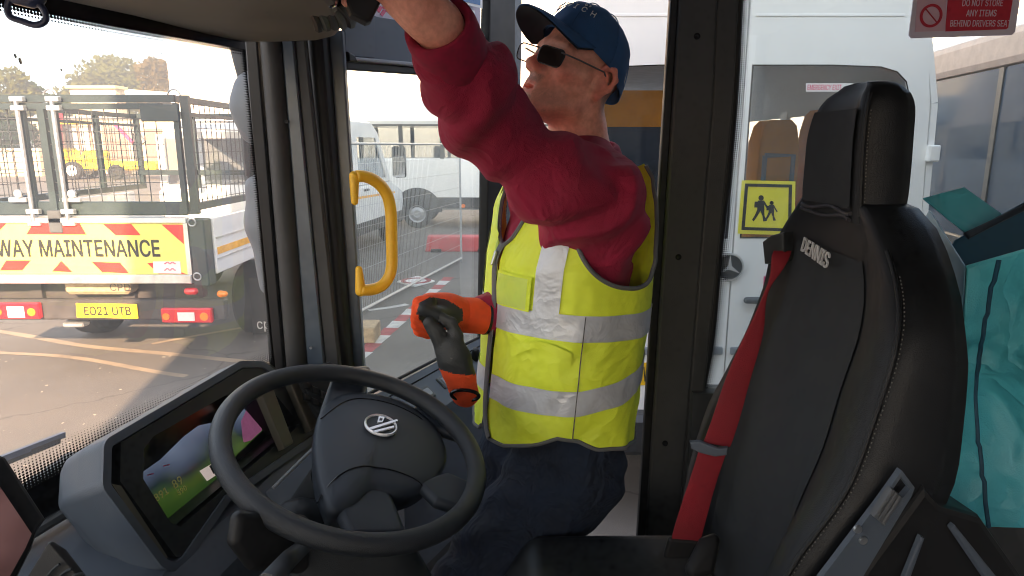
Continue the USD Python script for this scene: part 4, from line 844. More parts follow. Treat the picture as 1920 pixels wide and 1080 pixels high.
# windscreen post: rolls and strips seen from left to right
ap = thing('windscreen_post', 'broad black and grey windscreen post with ribbed trim and door seal', 'windscreen post', (-.42, 1.36, FLOOR))
def strip(name, xt0, xt1, xb0, xb1, Yd, depth, m_, rnd=False, yt=60, yb=800, label=None):
    """upright trim between two picture lines (top at y=80, foot at y=690) at depth Yd"""
    def xx(a, b, y): return a + (b - a) * (y - 80) / 610
    rings = []
    for y in (yt, yb):
        A, Bq = P(xx(xt0, xb0, y), y, Yd), P(xx(xt1, xb1, y), y, Yd); w = Bq - A
        if rnd:
            rings.append([A + w * (.5 - .5 * math.cos(t)) + V(0, -1, 0) * math.sin(t) * depth for t in np.linspace(0, np.pi, 12)] + [Bq + V(0, .03, 0), A + V(0, .03, 0)])
        else:
            e = min(.003, np.linalg.norm(w) * .2) / np.linalg.norm(w)
            rings.append([A, A + V(0, -depth + .003, 0), A + w * e + V(0, -depth, 0), Bq - w * e + V(0, -depth, 0), Bq + V(0, -depth + .003, 0), Bq])
    r = np.array(rings); m = loft(r)
    if m.volume < 0: m.invert()
    return part(ap, name, m, m_, label=label)
strip('glass_edge', 466, 489, 511, 539, 1.40, .02, 'plastic_black')
strip('trim_roll', 489, 533, 539, 581, 1.395, .03, 'pillar_grey', True)
strip('trim_panel', 534, 556, 582, 614, 1.40, .02, 'pillar_blue')
strip('trim_panel', 557, 577, 615, 641, 1.405, .018, 'pillar_grey')
strip('door_seal', 578, 616, 640, 662, 1.43, .022, 'rubber', True)
strip('door_jamb', 614, 647, 657, 686, 1.46, .02, 'pillar_blue', yb=900)
part(ap, 'inner_post', hull((P(556, 60, 1.5), .03), (P(610, 60, 1.5), .03), (P(580, 900, 1.5), .03), (P(650, 900, 1.5), .03), seg=10), 'plastic_black')
part(ap, 'trim_screw', disc(P(538, 228, 1.375), (.1, -1, 0), .004, .003, 10), 'plastic_black')
part(ap, 'trim_screw', disc(P(583, 652, 1.375), (.1, -1, 0), .003, .003, 10), 'steel')

# outside mirrors on their arm
om = thing('outside_mirrors', 'pair of grey outside mirror housings on a tube arm beyond the windscreen', 'mirrors', P(470, 400, 1.62))
def MP(x, y, Yd=1.62): return P(x, y, Yd)
part(om, 'arm', tube(smoothpath([MP(446, 60), MP(452, 110), MP(462, 150), MP(470, 290), MP(478, 340)], 24), np.linspace(.02, .016, 24), 12), 'plastic_dark')
up_ = chains([[(MP(470, 165), .03), (MP(472, 200), .037), (MP(480, 245), .03)], [(MP(490, 165), .03), (MP(494, 240), .03)]], .05); lo, hi = MP(430, 280) - .1, MP(520, 110) + .1
part(om, 'upper_mirror_housing', field(up_, lo, hi, .008), 'mirror_shell', smooth=True)
part(om, 'mirror_bracket', tube([MP(474, 262), MP(474, 330)], .017, 10), 'plastic_black')
lw = chains([[(MP(486, 352), .033), (MP(494, 420), .035), (MP(506, 530), .024)], [(MP(515, 352), .03), (MP(520, 540), .02)]], .04)
part(om, 'lower_mirror_housing', field(lw, MP(440, 590) - .1, MP(540, 310) + .1, .008), 'mirror_shell', smooth=True)

# roof console over the windscreen
oc = thing('roof_console', 'brown grey roof console over the windscreen with ribbed dark air vent', 'console', (-.4, .6, 2.19))
oz = 2.187
outl = [PZ(86, -3, oz)[:2], PZ(240, 30, oz)[:2], PZ(360, 60, oz)[:2], PZ(444, 80, oz)[:2], PZ(520, 80, oz)[:2], PZ(602, 77, oz)[:2], PZ(632, 70, oz)[:2], PZ(648, 50, oz)[:2], V(-.24, .98), V(-.2, .6), V(-.2, -1.2), V(-.68, -1.2), V(-.66, .4)]
low = np.array(outl); c_ = low.mean(0)
m = slab(low, .03, 0, bev=.012); m.vertices[:, 2] = oz + .03 - m.vertices[:, 2]; m.invert()
part(oc, 'lower_panel', m, 'console')
wide = [p_ + (V(.10, 0.0) if p_[0] > -.35 else V(0, 0)) for p_ in low]
m = loft([np.c_[low * 1, np.full(len(low), oz + .028)], np.c_[np.array(wide), np.full(len(low), oz + .18)], np.c_[np.array(wide), np.full(len(low), oz + .42)]])
if m.volume < 0: m.invert()
part(oc, 'console_body', m, 'console_dark')
for k in range(5):
    a_ = P(566 + 17 * k, -14 + 4 * k, 1.0 + .0 * k); b_ = P(598 + 15 * k, 52 - 2 * k, 1.10)
    part(oc, 'vent_rib', tube(smoothpath([a_, (a_ + b_) / 2 + V(.006, -.012, 0), b_], 10), .008, 8), 'console_dark' if k % 2 else 'plastic_black')
part(oc, 'vent_knob', hull((P(618, 0, .98), .010), (P(622, 4, .98), .008)), 'chrome')
# black camera monitor the driver takes hold of
mo = thing('camera_monitor', 'black monitor corner held up beside the roof console', 'monitor', P(690, 20, 1.0))
MQ = Plane(P(680, 0, 1.0), nrm((.93, .3, 0)))
part(mo, 'housing', MQ.ext([(641, -120), (738, -120), (716, 0), (692, 47), (684, 49), (655, 34), (645, 10)], .03, -.015, bev=.004), 'plastic_black')
part(mo, 'bracket', hull((P(640, -60, 1.02), .012), (P(600, -70, 1.05), .012)), 'plastic_dark')

# grab loop at the top left
gl = thing('loop_handle', 'small dark loop handle hanging at the top left of the windscreen', 'handle', P(50, 0, .8))
lp = smoothpath([P(x_, y_, .8) for x_, y_ in ((30, -4), (14, 12), (18, 30), (36, 38), (74, 46), (86, 36), (82, 18), (70, 6))], 40)
part(gl, 'loop', tube(lp, .0036, 10), 'wiper_blue'); part(gl, 'mount', hull((P(32, -8, .8), .010), (P(58, 0, .8), .009), (P(72, -4, .8), .008), (P(50, -30, .8), .012)), 'wiper_blue')

# wiper outside the windscreen
wp = thing('wiper', 'blue black wiper blade lying across the bottom left of the windscreen', 'wiper', PX(60, 840, -.8))
part(wp, 'blade', beam(PX(-60, 885, -.83), PX(120, 815, -.80), .007, .010), 'wiper_blue'); part(wp, 'rubber_lip', beam(PX(-60, 895, -.83), PX(112, 826, -.80), .004, .01), 'rubber')

# ---------------------------------------------------------------- dashboard
da = thing('dashboard', 'blue grey dashboard below the windscreen', 'dashboard', (-.6, .4, FLOOR))
PR = [(-.80, 1.40), (-.775, 1.455), (-.70, 1.462), (-.60, 1.455), (-.53, 1.44), (-.49, 1.40), (-.47, 1.30), (-.50, 1.15), (-.58, .95), (-.66, .72), (-.80, .72)]
sh_ = lambda Y: (.10 if Y > 1.3 else .07 + .12 * (Y - .9) if Y > .9 else .07 * (Y + .2) / 1.1 if Y > -.2 else 0)
prs = []
for Yd in (-1.2, -.6, -.1, .3, .6, .8, 1.0, 1.2, 1.34):
    d_ = sh_(Yd) + (.02 if Yd > .95 else 0); prs.append([(x_ + d_, Yd, z_) for x_, z_ in PR])
m = loft(prs)
if m.volume < 0: m.invert()
part(da, 'dash_body', m, 'plastic_dash')
part(da, 'screen_base_trim', tube([b_ + V(.035, 0, -.014) for b_ in bot[2:30]], .008, 8), 'plastic_grey')
vb = part(da, 'air_vent', hull((P(30, 1130, .66), .004), (P(96, 1022, .68), .004), (P(118, 1036, .68), .004), (P(190, 1130, .66), .004), seg=10), 'plastic_black')
for k in range(4): part(vb, 'vent_slat', tube(smoothpath([P(84 + 22 * k, 1096, .66), P(94 + 22 * k, 1074 + 3 * k, .662), P(112 + 22 * k, 1058 + 9 * k, .665)], 8), .0018, 6), 'plastic_dark')
# small switches right of the instrument hood
sw = Plane(P(590, 735, 1.22), nrm((.6, .5, -.1)), nrm((-.3, .2, .9)))
part(da, 'switch_panel', sw.ext([(548, 700), (612, 680), (650, 700), (650, 800), (598, 800)], .02, -.03, bev=.004), 'plastic_dark')
for k in range(6):
    cx_, cy_ = 572 + (k % 3) * 16, 722 + (k % 3) * 9 + (k // 3) * 22
    part(da, 'rocker_switch', sw.ext([(cx_ - 6, cy_ - 8), (cx_ + 6, cy_ - 3), (cx_ + 8, cy_ + 10), (cx_ - 4, cy_ + 6)], .008, -.012, bev=.003), 'plastic_black')
# dark-framed monitor at the lower left
tm = thing('dash_monitor', 'dark framed monitor with pinkish reflection painted on its screen at the bottom left corner', 'monitor', P(20, 1000, .55))
TQ = Plane(P(30, 980, .60), nrm((-.35, .5, .62)), nrm((-.7, -.3, .5)))
part(tm, 'frame', TQ.ext([(-30, 858), (3, 872), (76, 985), (62, 1004), (50, 1040), (20, 1100), (-60, 1150), (-120, 1000)], .02, -.024, bev=.004), 'plastic_black')
part(tm, 'screen', TQ.ext([(-60, 880), (-8, 905), (58, 1003), (46, 1030), (10, 1095), (-60, 1120)], .003, -.004), 'screen_reflection', smooth=False)

# ---------------------------------------------------------------- instrument cluster
e1 = nrm((.07, .35, -.01)); e2 = nrm(V(-.065, 0, .144) - e1 * (V(-.065, 0, .144) @ e1))
C = Plane(V(-.526, .8, 1.57), e1, e2)
ic = thing('instrument_cluster', 'hooded instrument cluster with green and blue reflections painted on its display behind the steering wheel', 'instruments', (-.5, 1.0, 1.45))
outer = [(206, 838), (452, 690), (492, 690), (600, 770), (610, 800), (420, 930), (330, 1058), (308, 1050), (204, 910)]
inner = [(250, 850), (268, 826), (452, 722), (482, 724), (545, 800), (535, 812), (318, 995), (300, 988), (248, 906)]
part(ic, 'bezel', C.ext(outer, .02, -.02, holes=[inner]), 'plastic_dark', smooth=False)
ol = C.loc([(206, 838), (452, 690), (492, 690), (600, 770), (610, 800), (420, 930), (330, 1058), (308, 1050), (204, 910)])
ol = ccw(rounded(ol, .008)); c_ = ol.mean(0)
g = sg.Polygon(ol); big = ccw(rounded(np.array(g.buffer(.012, join_style='mitre').exterior.coords)[:-1], .012))
ilr = [tuple(k) for k in np.array(sg.Polygon(rounded(C.loc(inner), .006)).exterior.coords)[:-1]]
# hood: a sleeve whose outline runs from the bezel back to the dashboard, flaring
def sleeve(pts, offs, scale):
    return loft([[C.w(c_[0] + (p_[0] - c_[0]) * s_, c_[1] + (p_[1] - c_[1]) * s_, o_) for p_ in pts] for o_, s_ in zip(offs, scale)], caps=False)
m = sleeve(big, (.004, -.004, -.04, -.085, -.12), (.985, 1.0, 1.0, .95, .86)); part(ic, 'hood', m, 'plastic_dash')
rim_ = C.world(slab([tuple(p_) for p_ in big], .004, .0, holes=[[tuple(p_) for p_ in ol * 1.0]])); part(ic, 'hood_rim', rim_, 'plastic_dash', smooth=False)
m = loft([[C.w(p_[0], p_[1], o_) for p_ in ilr] for o_ in (-.004, -.055)], caps=False); part(ic, 'tunnel', m, 'plastic_black')
dsp = part(ic, 'display', C.ext([(236, 858), (262, 815), (452, 712), (500, 720), (560, 800), (540, 830), (312, 1010), (292, 1000)], .004, -.06), 'gloss_black', smooth=False)
part(dsp, 'lit_field', C.ext([(246, 900), (300, 862), (345, 818), (372, 798), (410, 790), (458, 764), (494, 806), (446, 850), (400, 905), (352, 972), (312, 990), (280, 960)], .001, -.0555, rnd=.006), 'reflection_mix', smooth=False)  # painted reflections of sky and vest across the display
part(dsp, 'pink_field', C.ext([(452, 790), (462, 768), (492, 806), (470, 826), (456, 830)], .0006, -.0543, rnd=.003), 'reflection_pink', smooth=False)
wl_ = part(dsp, 'white_readout', C.ext([(374, 883), (420, 856), (434, 872), (388, 902)], .001, -.0535), 'lcd_white', smooth=False)
part(wl_, 'readout_digit', C.world(slab(C.loc([(394, 873), (406, 866), (414, 882), (402, 888)], -.05), .001, -.052, holes=[C.loc([(398, 874), (404, 870), (410, 880), (404, 884)], -.05)])), 'black_print', smooth=False)
o_ = C.at(283, 948, -.054); d_ = C.at(345, 905, -.054) - o_
part(dsp, 'odometer_digits', cat(C.text('0891', *o_, .011, .001, -.0538, rot=math.atan2(d_[1], d_[0]), sx=1.0), C.text('89', *C.at(326, 918, -.054), .013, .001, -.0538, rot=math.atan2(d_[1], d_[0])), C.text('590', *C.at(334, 930, -.054), .008, .001, -.0538, rot=math.atan2(d_[1], d_[0]))), 'lcd_text', smooth=False)
for px_, py_ in ((282, 893), (312, 876)):
    part(dsp, 'dial_needle', C.ext([(px_ - 6, py_ - 1), (px_ + 6, py_ - 4), (px_ + 5, py_ - 6), (px_ - 6, py_ - 3)], .0006, -.0532), 'sticker_pink', smooth=False)
part(dsp, 'warning_lamp', disc(C.w(*C.at(507, 830, -.054), -.056), C.n, .0035, .003, 12), 'lens_orange')
part(ic, 'lower_bezel_strip', C.ext([(206, 908), (224, 912), (312, 1046), (304, 1052)], .003, .001), 'bezel_brown', smooth=False)
for xa, ya in ((478, 742), (528, 708)):
    part(ic, 'end_bar', C.ext([(xa, ya), (xa + 22, ya - 14), (xa + 62, ya + 92), (xa + 44, ya + 104)], .014, .002, bev=.003), 'bezel_brown')
part(ic, 'lower_cover', C.ext([(300, 1056), (430, 945), (620, 810), (640, 850), (520, 960), (420, 1060), (330, 1110)], .02, -.05, bev=.005), 'plastic_dark')

# ---------------------------------------------------------------- steering wheel
wn = nrm((.334, -.17, .927)); wc = P(668, 836, .945)
wex = nrm(np.cross(V(0, 1, 0), wn)); wey = np.cross(wn, wex)
Wp = Plane(wc, wex, wey)
sw_ = thing('steering_wheel', 'large black four spoke steering wheel with round chrome emblem', 'steering wheel', wc)
RR = .193; ang = np.linspace(0, 2 * np.pi, 96, endpoint=False)
part(sw_, 'rim', tube([wc + RR * (math.cos(t) * wex + math.sin(t) * wey) for t in ang], .0152, 18, closed=True), 'wheel_leather', smooth=True)
def wx_(px, py, off=-.02): return Wp.at(px, py, off)
padp = [(587, 837), (591, 800), (600, 772), (617, 752), (640, 741), (667, 738), (697, 740), (722, 745), (752, 755), (780, 770), (812, 796), (832, 829), (837, 866), (826, 888), (806, 908), (780, 922), (755, 929), (722, 930), (700, 926), (672, 945), (645, 962), (627, 966), (606, 940), (595, 905), (589, 870)]
pp = np.array([wx_(*k) for k in padp]); pp = ccw(pp)
from scipy.interpolate import CubicSpline
def closed(p, n): d = np.r_[0, np.cumsum(np.linalg.norm(np.diff(np.vstack([p, p[:1]]), axis=0), axis=1))]; return CubicSpline(d, np.vstack([p, p[:1]]), bc_type='periodic')(np.linspace(0, d[-1], n, endpoint=False))
pp = closed(pp, 80); pc = pp.mean(0)
m = loft([[Wp.w(*(pc + (k - pc) * s_), o_) for k in pp] for s_, o_ in ((.7, -.085), (.93, -.06), (.99, -.035), (1.0, -.024), (.985, -.017), (.95, -.0125), (.85, -.008), (.6, -.002), (.3, .001), (.05, .002))])
if m.volume < 0: m.invert()
part(sw_, 'hub_pad', m, 'wheel_pad', smooth=40)
def padz(q):
    """height of the pad's face above the wheel plane at a plane point"""
    d_ = pp - pc; e_ = q - pc; k_ = np.argmax((d_ @ e_) / np.linalg.norm(d_, axis=1)); s_ = np.linalg.norm(e_) / np.linalg.norm(d_[k_])
    return np.interp(s_, [.05, .3, .6, .85, .95, .985, 1.0], [.002, .001, -.002, -.008, -.0125, -.017, -.024])
for sm in (((600, 925), (622, 902), (650, 886), (690, 879), (716, 881), (760, 890), (805, 905)), ((603, 780), (640, 757), (667, 748), (700, 750), (750, 764), (792, 786))):
    q_ = smoothpath([np.r_[wx_(x_, y_, -.006), 0] for x_, y_ in sm], 40)[:, :2]
    part(sw_, 'pad_seam', tube(np.array([Wp.w(*k, padz(k) + .0002) for k in q_]), .0012, 6), 'gloss_black')
def spoke(pts, r_=.011, off=-.024): return part(sw_, 'spoke', hull(*[(Wp.w(*wx_(x_, y_, off), off), r_) for x_, y_ in pts], seg=18), 'wheel_pad', smooth=50)
spoke([(612, 775), (668, 752), (636, 702), (684, 697)]); spoke([(785, 772), (812, 803), (846, 784), (872, 822)])
spoke([(795, 915), (838, 900), (880, 918), (858, 952), (820, 940)]); spoke([(636, 950), (705, 905), (664, 1003), (742, 1000)], .013, -.028)
em = Wp.at(714, 798, .004); eo = Wp.w(em[0], em[1], .0035)
er = .026
emb = part(sw_, 'emblem', disc(eo - wn * .004, wn, er * .98, .005, 32), 'wheel_pad')
part(emb, 'emblem_ring', lathe([(er * .9, 0), (er * .93, .0035), (er * 1.0, .004), (er * 1.05, .002), (er * 1.05, 0)], eo, wn, 40), 'emblem_silver')
def ept(l): return [Wp.at(x_, y_, .006) for x_, y_ in l]
part(emb, 'emblem_bar', Wp.world(cat(slab(ept([(692, 803), (744, 787), (746, 790), (694, 807)]), .003, .0045), slab(ept([(698, 809), (738, 799), (739, 802), (702, 812)]), .0028, .0045))), 'emblem_silver', smooth=False)
part(emb, 'emblem_mark', Wp.world(slab(ept([(707, 793), (710, 781), (721, 783), (717, 792)]), .003, .0045, holes=[ept([(710.5, 790), (712, 784.5), (718, 785.5), (715.5, 790)])])), 'emblem_silver', smooth=False)
# column and stalks
cl = thing('steering_column', 'black steering column shroud and stalk below the wheel', 'steering column', wc - wn * .1 + V(-.1, 0, -.3))
part(cl, 'column', tube([wc - wn * .07, wc - wn * .2 + V(-.02, 0, 0), wc - wn * .5 + V(-.12, 0, -.05)], [.055, .07, .085], 20), 'plastic_dark')
part(cl, 'stalk_pod', hull((P(450, 975, .74), .012), (P(560, 985, .80), .014), (P(445, 1010, .73), .012), (P(475, 1050, .74), .012), (P(560, 1055, .80), .014)), 'plastic_black')
part(cl, 'shroud', hull((P(560, 1000, .86), .05), (P(700, 1020, .9), .05), (P(620, 1120, .86), .06), (P(760, 1120, .9), .05)), 'plastic_dark')
part(cl, 'stalk', tube([P(575, 1020, .80), P(540, 1050, .74), P(500, 1095, .68)], [.010, .012, .013], 12), 'plastic_grey')
for k in range(5): part(cl, 'stalk_ridge', tube([P(538 - 8 * k, 1046 + 9 * k, .735 - .012 * k), P(546 - 8 * k, 1054 + 9 * k, .735 - .012 * k)], .0025, 6), 'plastic_black')
part(cl, 'trim_rod', tube([P(512, 915, 1.0), P(590, 838, 1.08)], .003, 8), 'plastic_pale')
part(cl, 'trim_panel', hull((P(505, 925, 1.03), .006), (P(590, 850, 1.1), .006), (P(600, 960, 1.02), .006), (P(530, 980, 1.0), .006)), 'plastic_dash')

# ---------------------------------------------------------------- grab handle
gh = thing('grab_handle', 'bright yellow grab handle on the door jamb', 'handle', P(700, 440, 1.40))
GQ = lambda x_, y_: P(x_, y_, 1.385 + (x_ - 668) * .0006)
pth = [GQ(668, 331), GQ(684, 331), GQ(706, 341), GQ(724, 362), GQ(732, 390), GQ(734, 430), GQ(735, 480), GQ(732, 512), GQ(718, 534), GQ(696, 543), GQ(676, 543)]
part(gh, 'bar', tube(smoothpath(pth, 60), .0125, 14), 'yellow_plastic', smooth=True)
part(gh, 'upper_foot', hull((GQ(664, 330), .0105), (GQ(665, 378), .0075)), 'yellow_plastic'); part(gh, 'lower_foot', hull((GQ(673, 505), .0075), (GQ(676, 546), .0115)), 'yellow_plastic')

# ---------------------------------------------------------------- open door
H = V(-.371, 1.47, 0); dd = nrm((.455, .89, 0))
D = Plane(H, dd, (0, 0, 1))
dr_ = thing('cab_door', 'open cab door with large window, grey roller blind and dark frame', 'door', H + dd * .4 + V(0, 0, .5))
part(dr_, 'rear_post', D.ext([(903, -60), (951, -60), (951, 200), (930, 470), (925, 760), (893, 760), (898, 400)], .03, -.03, bev=.005), 'plastic_black')
part(dr_, 'post_edge', D.ext([(951, -60), (967, -60), (964, 200), (938, 470), (930, 760), (925, 760), (930, 470), (951, 200)], .025, -.035, bev=.004), 'pillar_blue')
part(dr_, 'header', D.ext([(636, -60), (903, -60), (903, -20), (640, -48)], .03, -.03, bev=.004), 'plastic_dark')
part(dr_, 'glass', D.ext([(638, -40), (906, -30), (900, 640), (760, 712), (672, 745)], .004, -.028), 'glass_side', smooth=False)
bl = part(dr_, 'roller_blind', D.ext([(640, 10), (700, 32), (903, 66), (903, 152), (800, 128), (640, 117)], .012, -.020, bev=.002), 'blind')
part(bl, 'blind_end', D.ext([(641, 8), (698, 30), (697, 109), (660, 107), (642, 96)], .008, -.008, bev=.002), 'blind')
part(bl, 'blind_bar', D.ext([(660, 107), (800, 120), (903, 138), (903, 147), (800, 128), (655, 114)], .012, -.008, bev=.003), 'plastic_pale')
part(bl, 'blind_seal', D.ext([(640, 115), (800, 128), (903, 150), (903, 168), (800, 142), (640, 131)], .014, -.022, bev=.003), 'plastic_dark')
part(bl, 'blind_catch', D.ext([(640, 98), (652, 104), (658, 116), (642, 116)], .02, -.01, bev=.003), 'plastic_black')
pk = part(dr_, 'paper_notice', D.ext([(696, -40), (800, -40), (900, -28), (900, 64), (700, 33), (694, 8)], .001, -.022), 'sticker_lilac', smooth=False)
part(pk, 'notice_print', cat([D.ext([(x_, y_), (x_ + 6, y_ - 9), (x_ + 12, y_ - 6), (x_ + 5, y_ + 4)], .001, -.0208) for x_, y_ in ((706, 20), (712, 27), (716, 14), (722, 20))]), 'sticker_pink', smooth=False)
s1 = part(dr_, 'blue_sticker', D.ext([(846, -60), (904, -60), (904, 16), (846, 2)], .001, .001), 'white_print', smooth=False); part(s1, 'sticker_face', D.ext([(850, -60), (900, -60), (900, 10), (850, -2)], .001, .002), 'sticker_blue', smooth=False)
s2 = part(dr_, 'blue_sticker', D.ext([(852, 10), (890, 20), (889, 62), (852, 52)], .001, .003), 'white_print', smooth=False); part(s2, 'sticker_face', D.ext([(855, 14), (887, 23), (886, 58), (855, 49)], .001, .004), 'sticker_blue', smooth=False)
part(s2, 'sticker_print', cat(D.ext([(862, 26), (866, 20), (871, 28), (868, 44), (863, 42)], .001, .005), D.ext([(874, 38), (884, 40), (884, 43), (874, 41)], .001, .005), D.ext([(874, 27), (884, 30), (884, 32), (874, 29)], .001, .005)), 'white_print', smooth=False)
lowd = D.ext([(672, 752), (760, 707), (886, 640), (918, 640), (918, 2200), (690, 1900)], .05, -.055, bev=.002); part(dr_, 'lower_panel', lowd, 'plastic_dark')
part(dr_, 'sill_rubber', tube([D.w(*D.at(x_, y_), -.004) for x_, y_ in ((672, 750), (760, 705), (900, 633))], .0045, 8), 'rubber')
# sloping ledge with window switches on the inner side
L0, L1 = D.w(*D.at(690, 748), .0), D.w(*D.at(905, 632), .0); LW = V(D.n[0], D.n[1], 0)
LQ = Plane(L0, L1 - L0, -nrm(LW * .8 + V(0, 0, -.6)))
def lq(a_, b_): return L0 + (L1 - L0) * a_ + nrm(LW * .8 + V(0, 0, -.6)) * b_
m = trimesh.Trimesh([lq(0, 0), lq(1, 0), lq(1, .12), lq(0, .12), lq(0, 0) - V(0, 0, .2), lq(1, 0) - V(0, 0, .2), lq(1, .12) - V(0, 0, .4), lq(0, .12) - V(0, 0, .4)]).convex_hull
part(dr_, 'switch_ledge', m, 'plastic_dash', smooth=False)
part(dr_, 'ledge_groove', beam(lq(.0, .022), lq(1, .022), .003, .004), 'gloss_black')
for a_, b_ in ((.30, .065), (.47, .062), (.66, .055)):
    s_ = part(dr_, 'window_switch', hull(*[(lq(a_ + da_, b_ + db), .006) for da_ in (-.035, .035) for db in (-.014, .014)], seg=10), 'plastic_grey'); part(s_, 'switch_cap', hull(*[(lq(a_ + da_, b_ + db) + LQ.n * .005 * (1 if LQ.n[2] > 0 else -1), .004) for da_ in (-.022, .022) for db in (-.008, .008)], seg=8), 'plastic_pale')
part(dr_, 'knob', lathe([(.016, 0), (.014, .012), (.010, .03), (.009, .034), (1e-3, .036)], lq(.80, .05), (0, -.3, 1), 18), 'plastic_black')

# ---------------------------------------------------------------- post behind the door opening
bp = thing('door_post', 'tall grey brown door post with three bolts between the door and the side window', 'door post', P(1285, 1000, 1.47) * (1, 1, 0) + V(0, 0, FLOOR))
BQ = Plane((0, 1.47, 0), (1, 0, 0))
part(bp, 'front_edge', BQ.ext([(1256, -40), (1272, -40), (1200, 1110), (1186, 1110)], .02, -.03, bev=.004), 'plastic_black')
part(bp, 'post_face', BQ.ext([(1271, -40), (1340, -40), (1330, 200), (1258, 1110), (1199, 1110)], .03, -.03, bev=.006), 'pillar_grey')
part(bp, 'post_return', BQ.ext([(1341, -40), (1382, -40), (1370, 200), (1316, 740), (1305, 800), (1310, 1110), (1259, 1110), (1331, 200)], .02, -.028, bev=.005), 'pillar_grey')
for x_, y_ in ((1307, 68), (1272, 482), (1247, 831)):
    part(bp, 'bolt', hull((BQ.w(*BQ.at(x_, y_), .0), .007), (BQ.w(*BQ.at(x_, y_), .004), .0055), seg=14), 'gloss_black')
# side window behind the post
sw2 = thing('side_window', 'side window with rounded corner, black seal and dotted edge behind the seat', 'window', (.9, 1.5, 1.5))
G = Plane((0, 1.50, 0), (1, 0, 0))
gedge = [(1386, -60), (1381, 60), (1370, 240), (1345, 480), (1322, 690), (1312, 752), (1316, 778), (1334, 792), (1500, 800), (2100, 800)]
part(sw2, 'glass', G.ext(gedge + [(2100, -60)], .004, 0), 'glass_side', smooth=False)
part(sw2, 'seal', tube(smoothpath([G.w(*G.at(x_, y_), .006) for x_, y_ in gedge], 60), .0075, 10), 'rubber')
gp = smoothpath([np.r_[G.at(x_, y_), 0] for x_, y_ in gedge[:-2]], 40)[:, :2]; t_ = np.gradient(gp, axis=0); t_ /= np.linalg.norm(t_, axis=1, keepdims=True); nn_ = np.c_[-t_[:, 1], t_[:, 0]]
gg = np.array([[G.w(*(gp[i] + nn_[i] * w_), .0055) for w_ in np.linspace(.004, .03, 8)] for i in range(40)])
part(sw2, 'dotted_edge', grid(gg), 'frit_side', uv=np.stack(np.broadcast_arrays((fritgrid(gg) / .0043)[:, None], np.linspace(0, 1, 8)[None]), -1).reshape(-1, 2))
ns = part(sw2, 'storage_notice', G.ext([(1716, -40), (1712, -4), (1703, 66), (1708, 72), (1896, 66), (1902, 60), (1912, -6), (1914, -40)], .002, .005), 'sticker_lilac', smooth=False)
part(ns, 'symbol_field', G.ext([(1722, -30), (1775, -30), (1772, 58), (1715, 60)], .001, .0072), 'sticker_blush', smooth=False)
part(ns, 'text_field', G.ext([(1779, -30), (1903, -30), (1890, 52), (1886, 55), (1772, 59)], .001, .0072), 'sticker_red', smooth=False)
co = G.at(1741, 31); part(ns, 'no_entry_ring', lathe([(.018, 0), (.018, .0012), (.0235, .0012), (.0235, 0)], G.w(co[0], co[1], .0084), G.n, 32), 'sticker_red')
part(ns, 'no_entry_bar', beam(G.w(co[0] - .014, co[1] + .014, .009), G.w(co[0] + .014, co[1] - .014, .009), .005, .001), 'sticker_red', smooth=False)
for t_, yy_, xm, ww in (('DO NOT STORE', 13, 1836, 76), ('ANY ITEMS', 32, 1834, 56), ("BEHIND DRIVERS SEAT", 51, 1832, 113)):
    h_ = G.at(1836, yy_ - 12)[1] - G.at(1836, yy_)[1]; m = meshkit.text_mesh(t_, h_, .001); wd = (G.at(xm + ww / 2, yy_)[0] - G.at(xm - ww / 2, yy_)[0])
    part(ns, 'notice_lettering', G.text(t_, G.at(xm - ww / 2, yy_)[0], G.at(xm, yy_)[1], h_, .0008, .0083, sx=wd / m.vertices[:, 0].max()), 'sticker_lilac', smooth=False)

# ---------------------------------------------------------------- driver's seat
ds = thing('driver_seat', 'black leather driver seat with tall headrest and grey stitching', 'seat', (.42, 1.0, FLOOR))
YC = 1.0
# upper left/right outlines: far edge (left in view) and seam/near edge, by height z: (z, half width, X of front, bolster, side thickness)
def lerp_tab(tab, z):
    tab = np.array(tab); return np.array([np.interp(z, tab[:, 0], tab[:, k]) for k in range(1, tab.shape[1])])
back_tab = [  # z, far Y, near seam Y, X of the front centre, X of the seam edge, thickness
    (1.14, 1.19, .72, .335, .27, .14), (1.22, 1.20, .72, .35, .275, .12), (1.36, 1.205, .718, .372, .285, .12), (1.50, 1.21, .718, .39, .335, .14), (1.60, 1.195, .718, .41, .39, .125), (1.68, 1.17, .731, .425, .42, .107), (1.755, 1.165, .74, .445, .44, .088), (1.80, 1.18, .757, .457, .452, .076), (1.844, 1.175, .80, .466, .466, .074), (1.893, 1.14, .865, .474, .476, .076), (1.918, 1.12, .905, .477, .48, .068)]
head_tab = [(1.895, 1.10, .918, .474, .478, .058), (1.94, 1.105, .925, .472, .478, .066), (2.0, 1.105, .932, .472, .478, .068), (2.045, 1.095, .936, .475, .48, .066), (2.067, 1.08, .94, .481, .484, .058), (2.081, 1.05, .95, .49, .492, .04)]
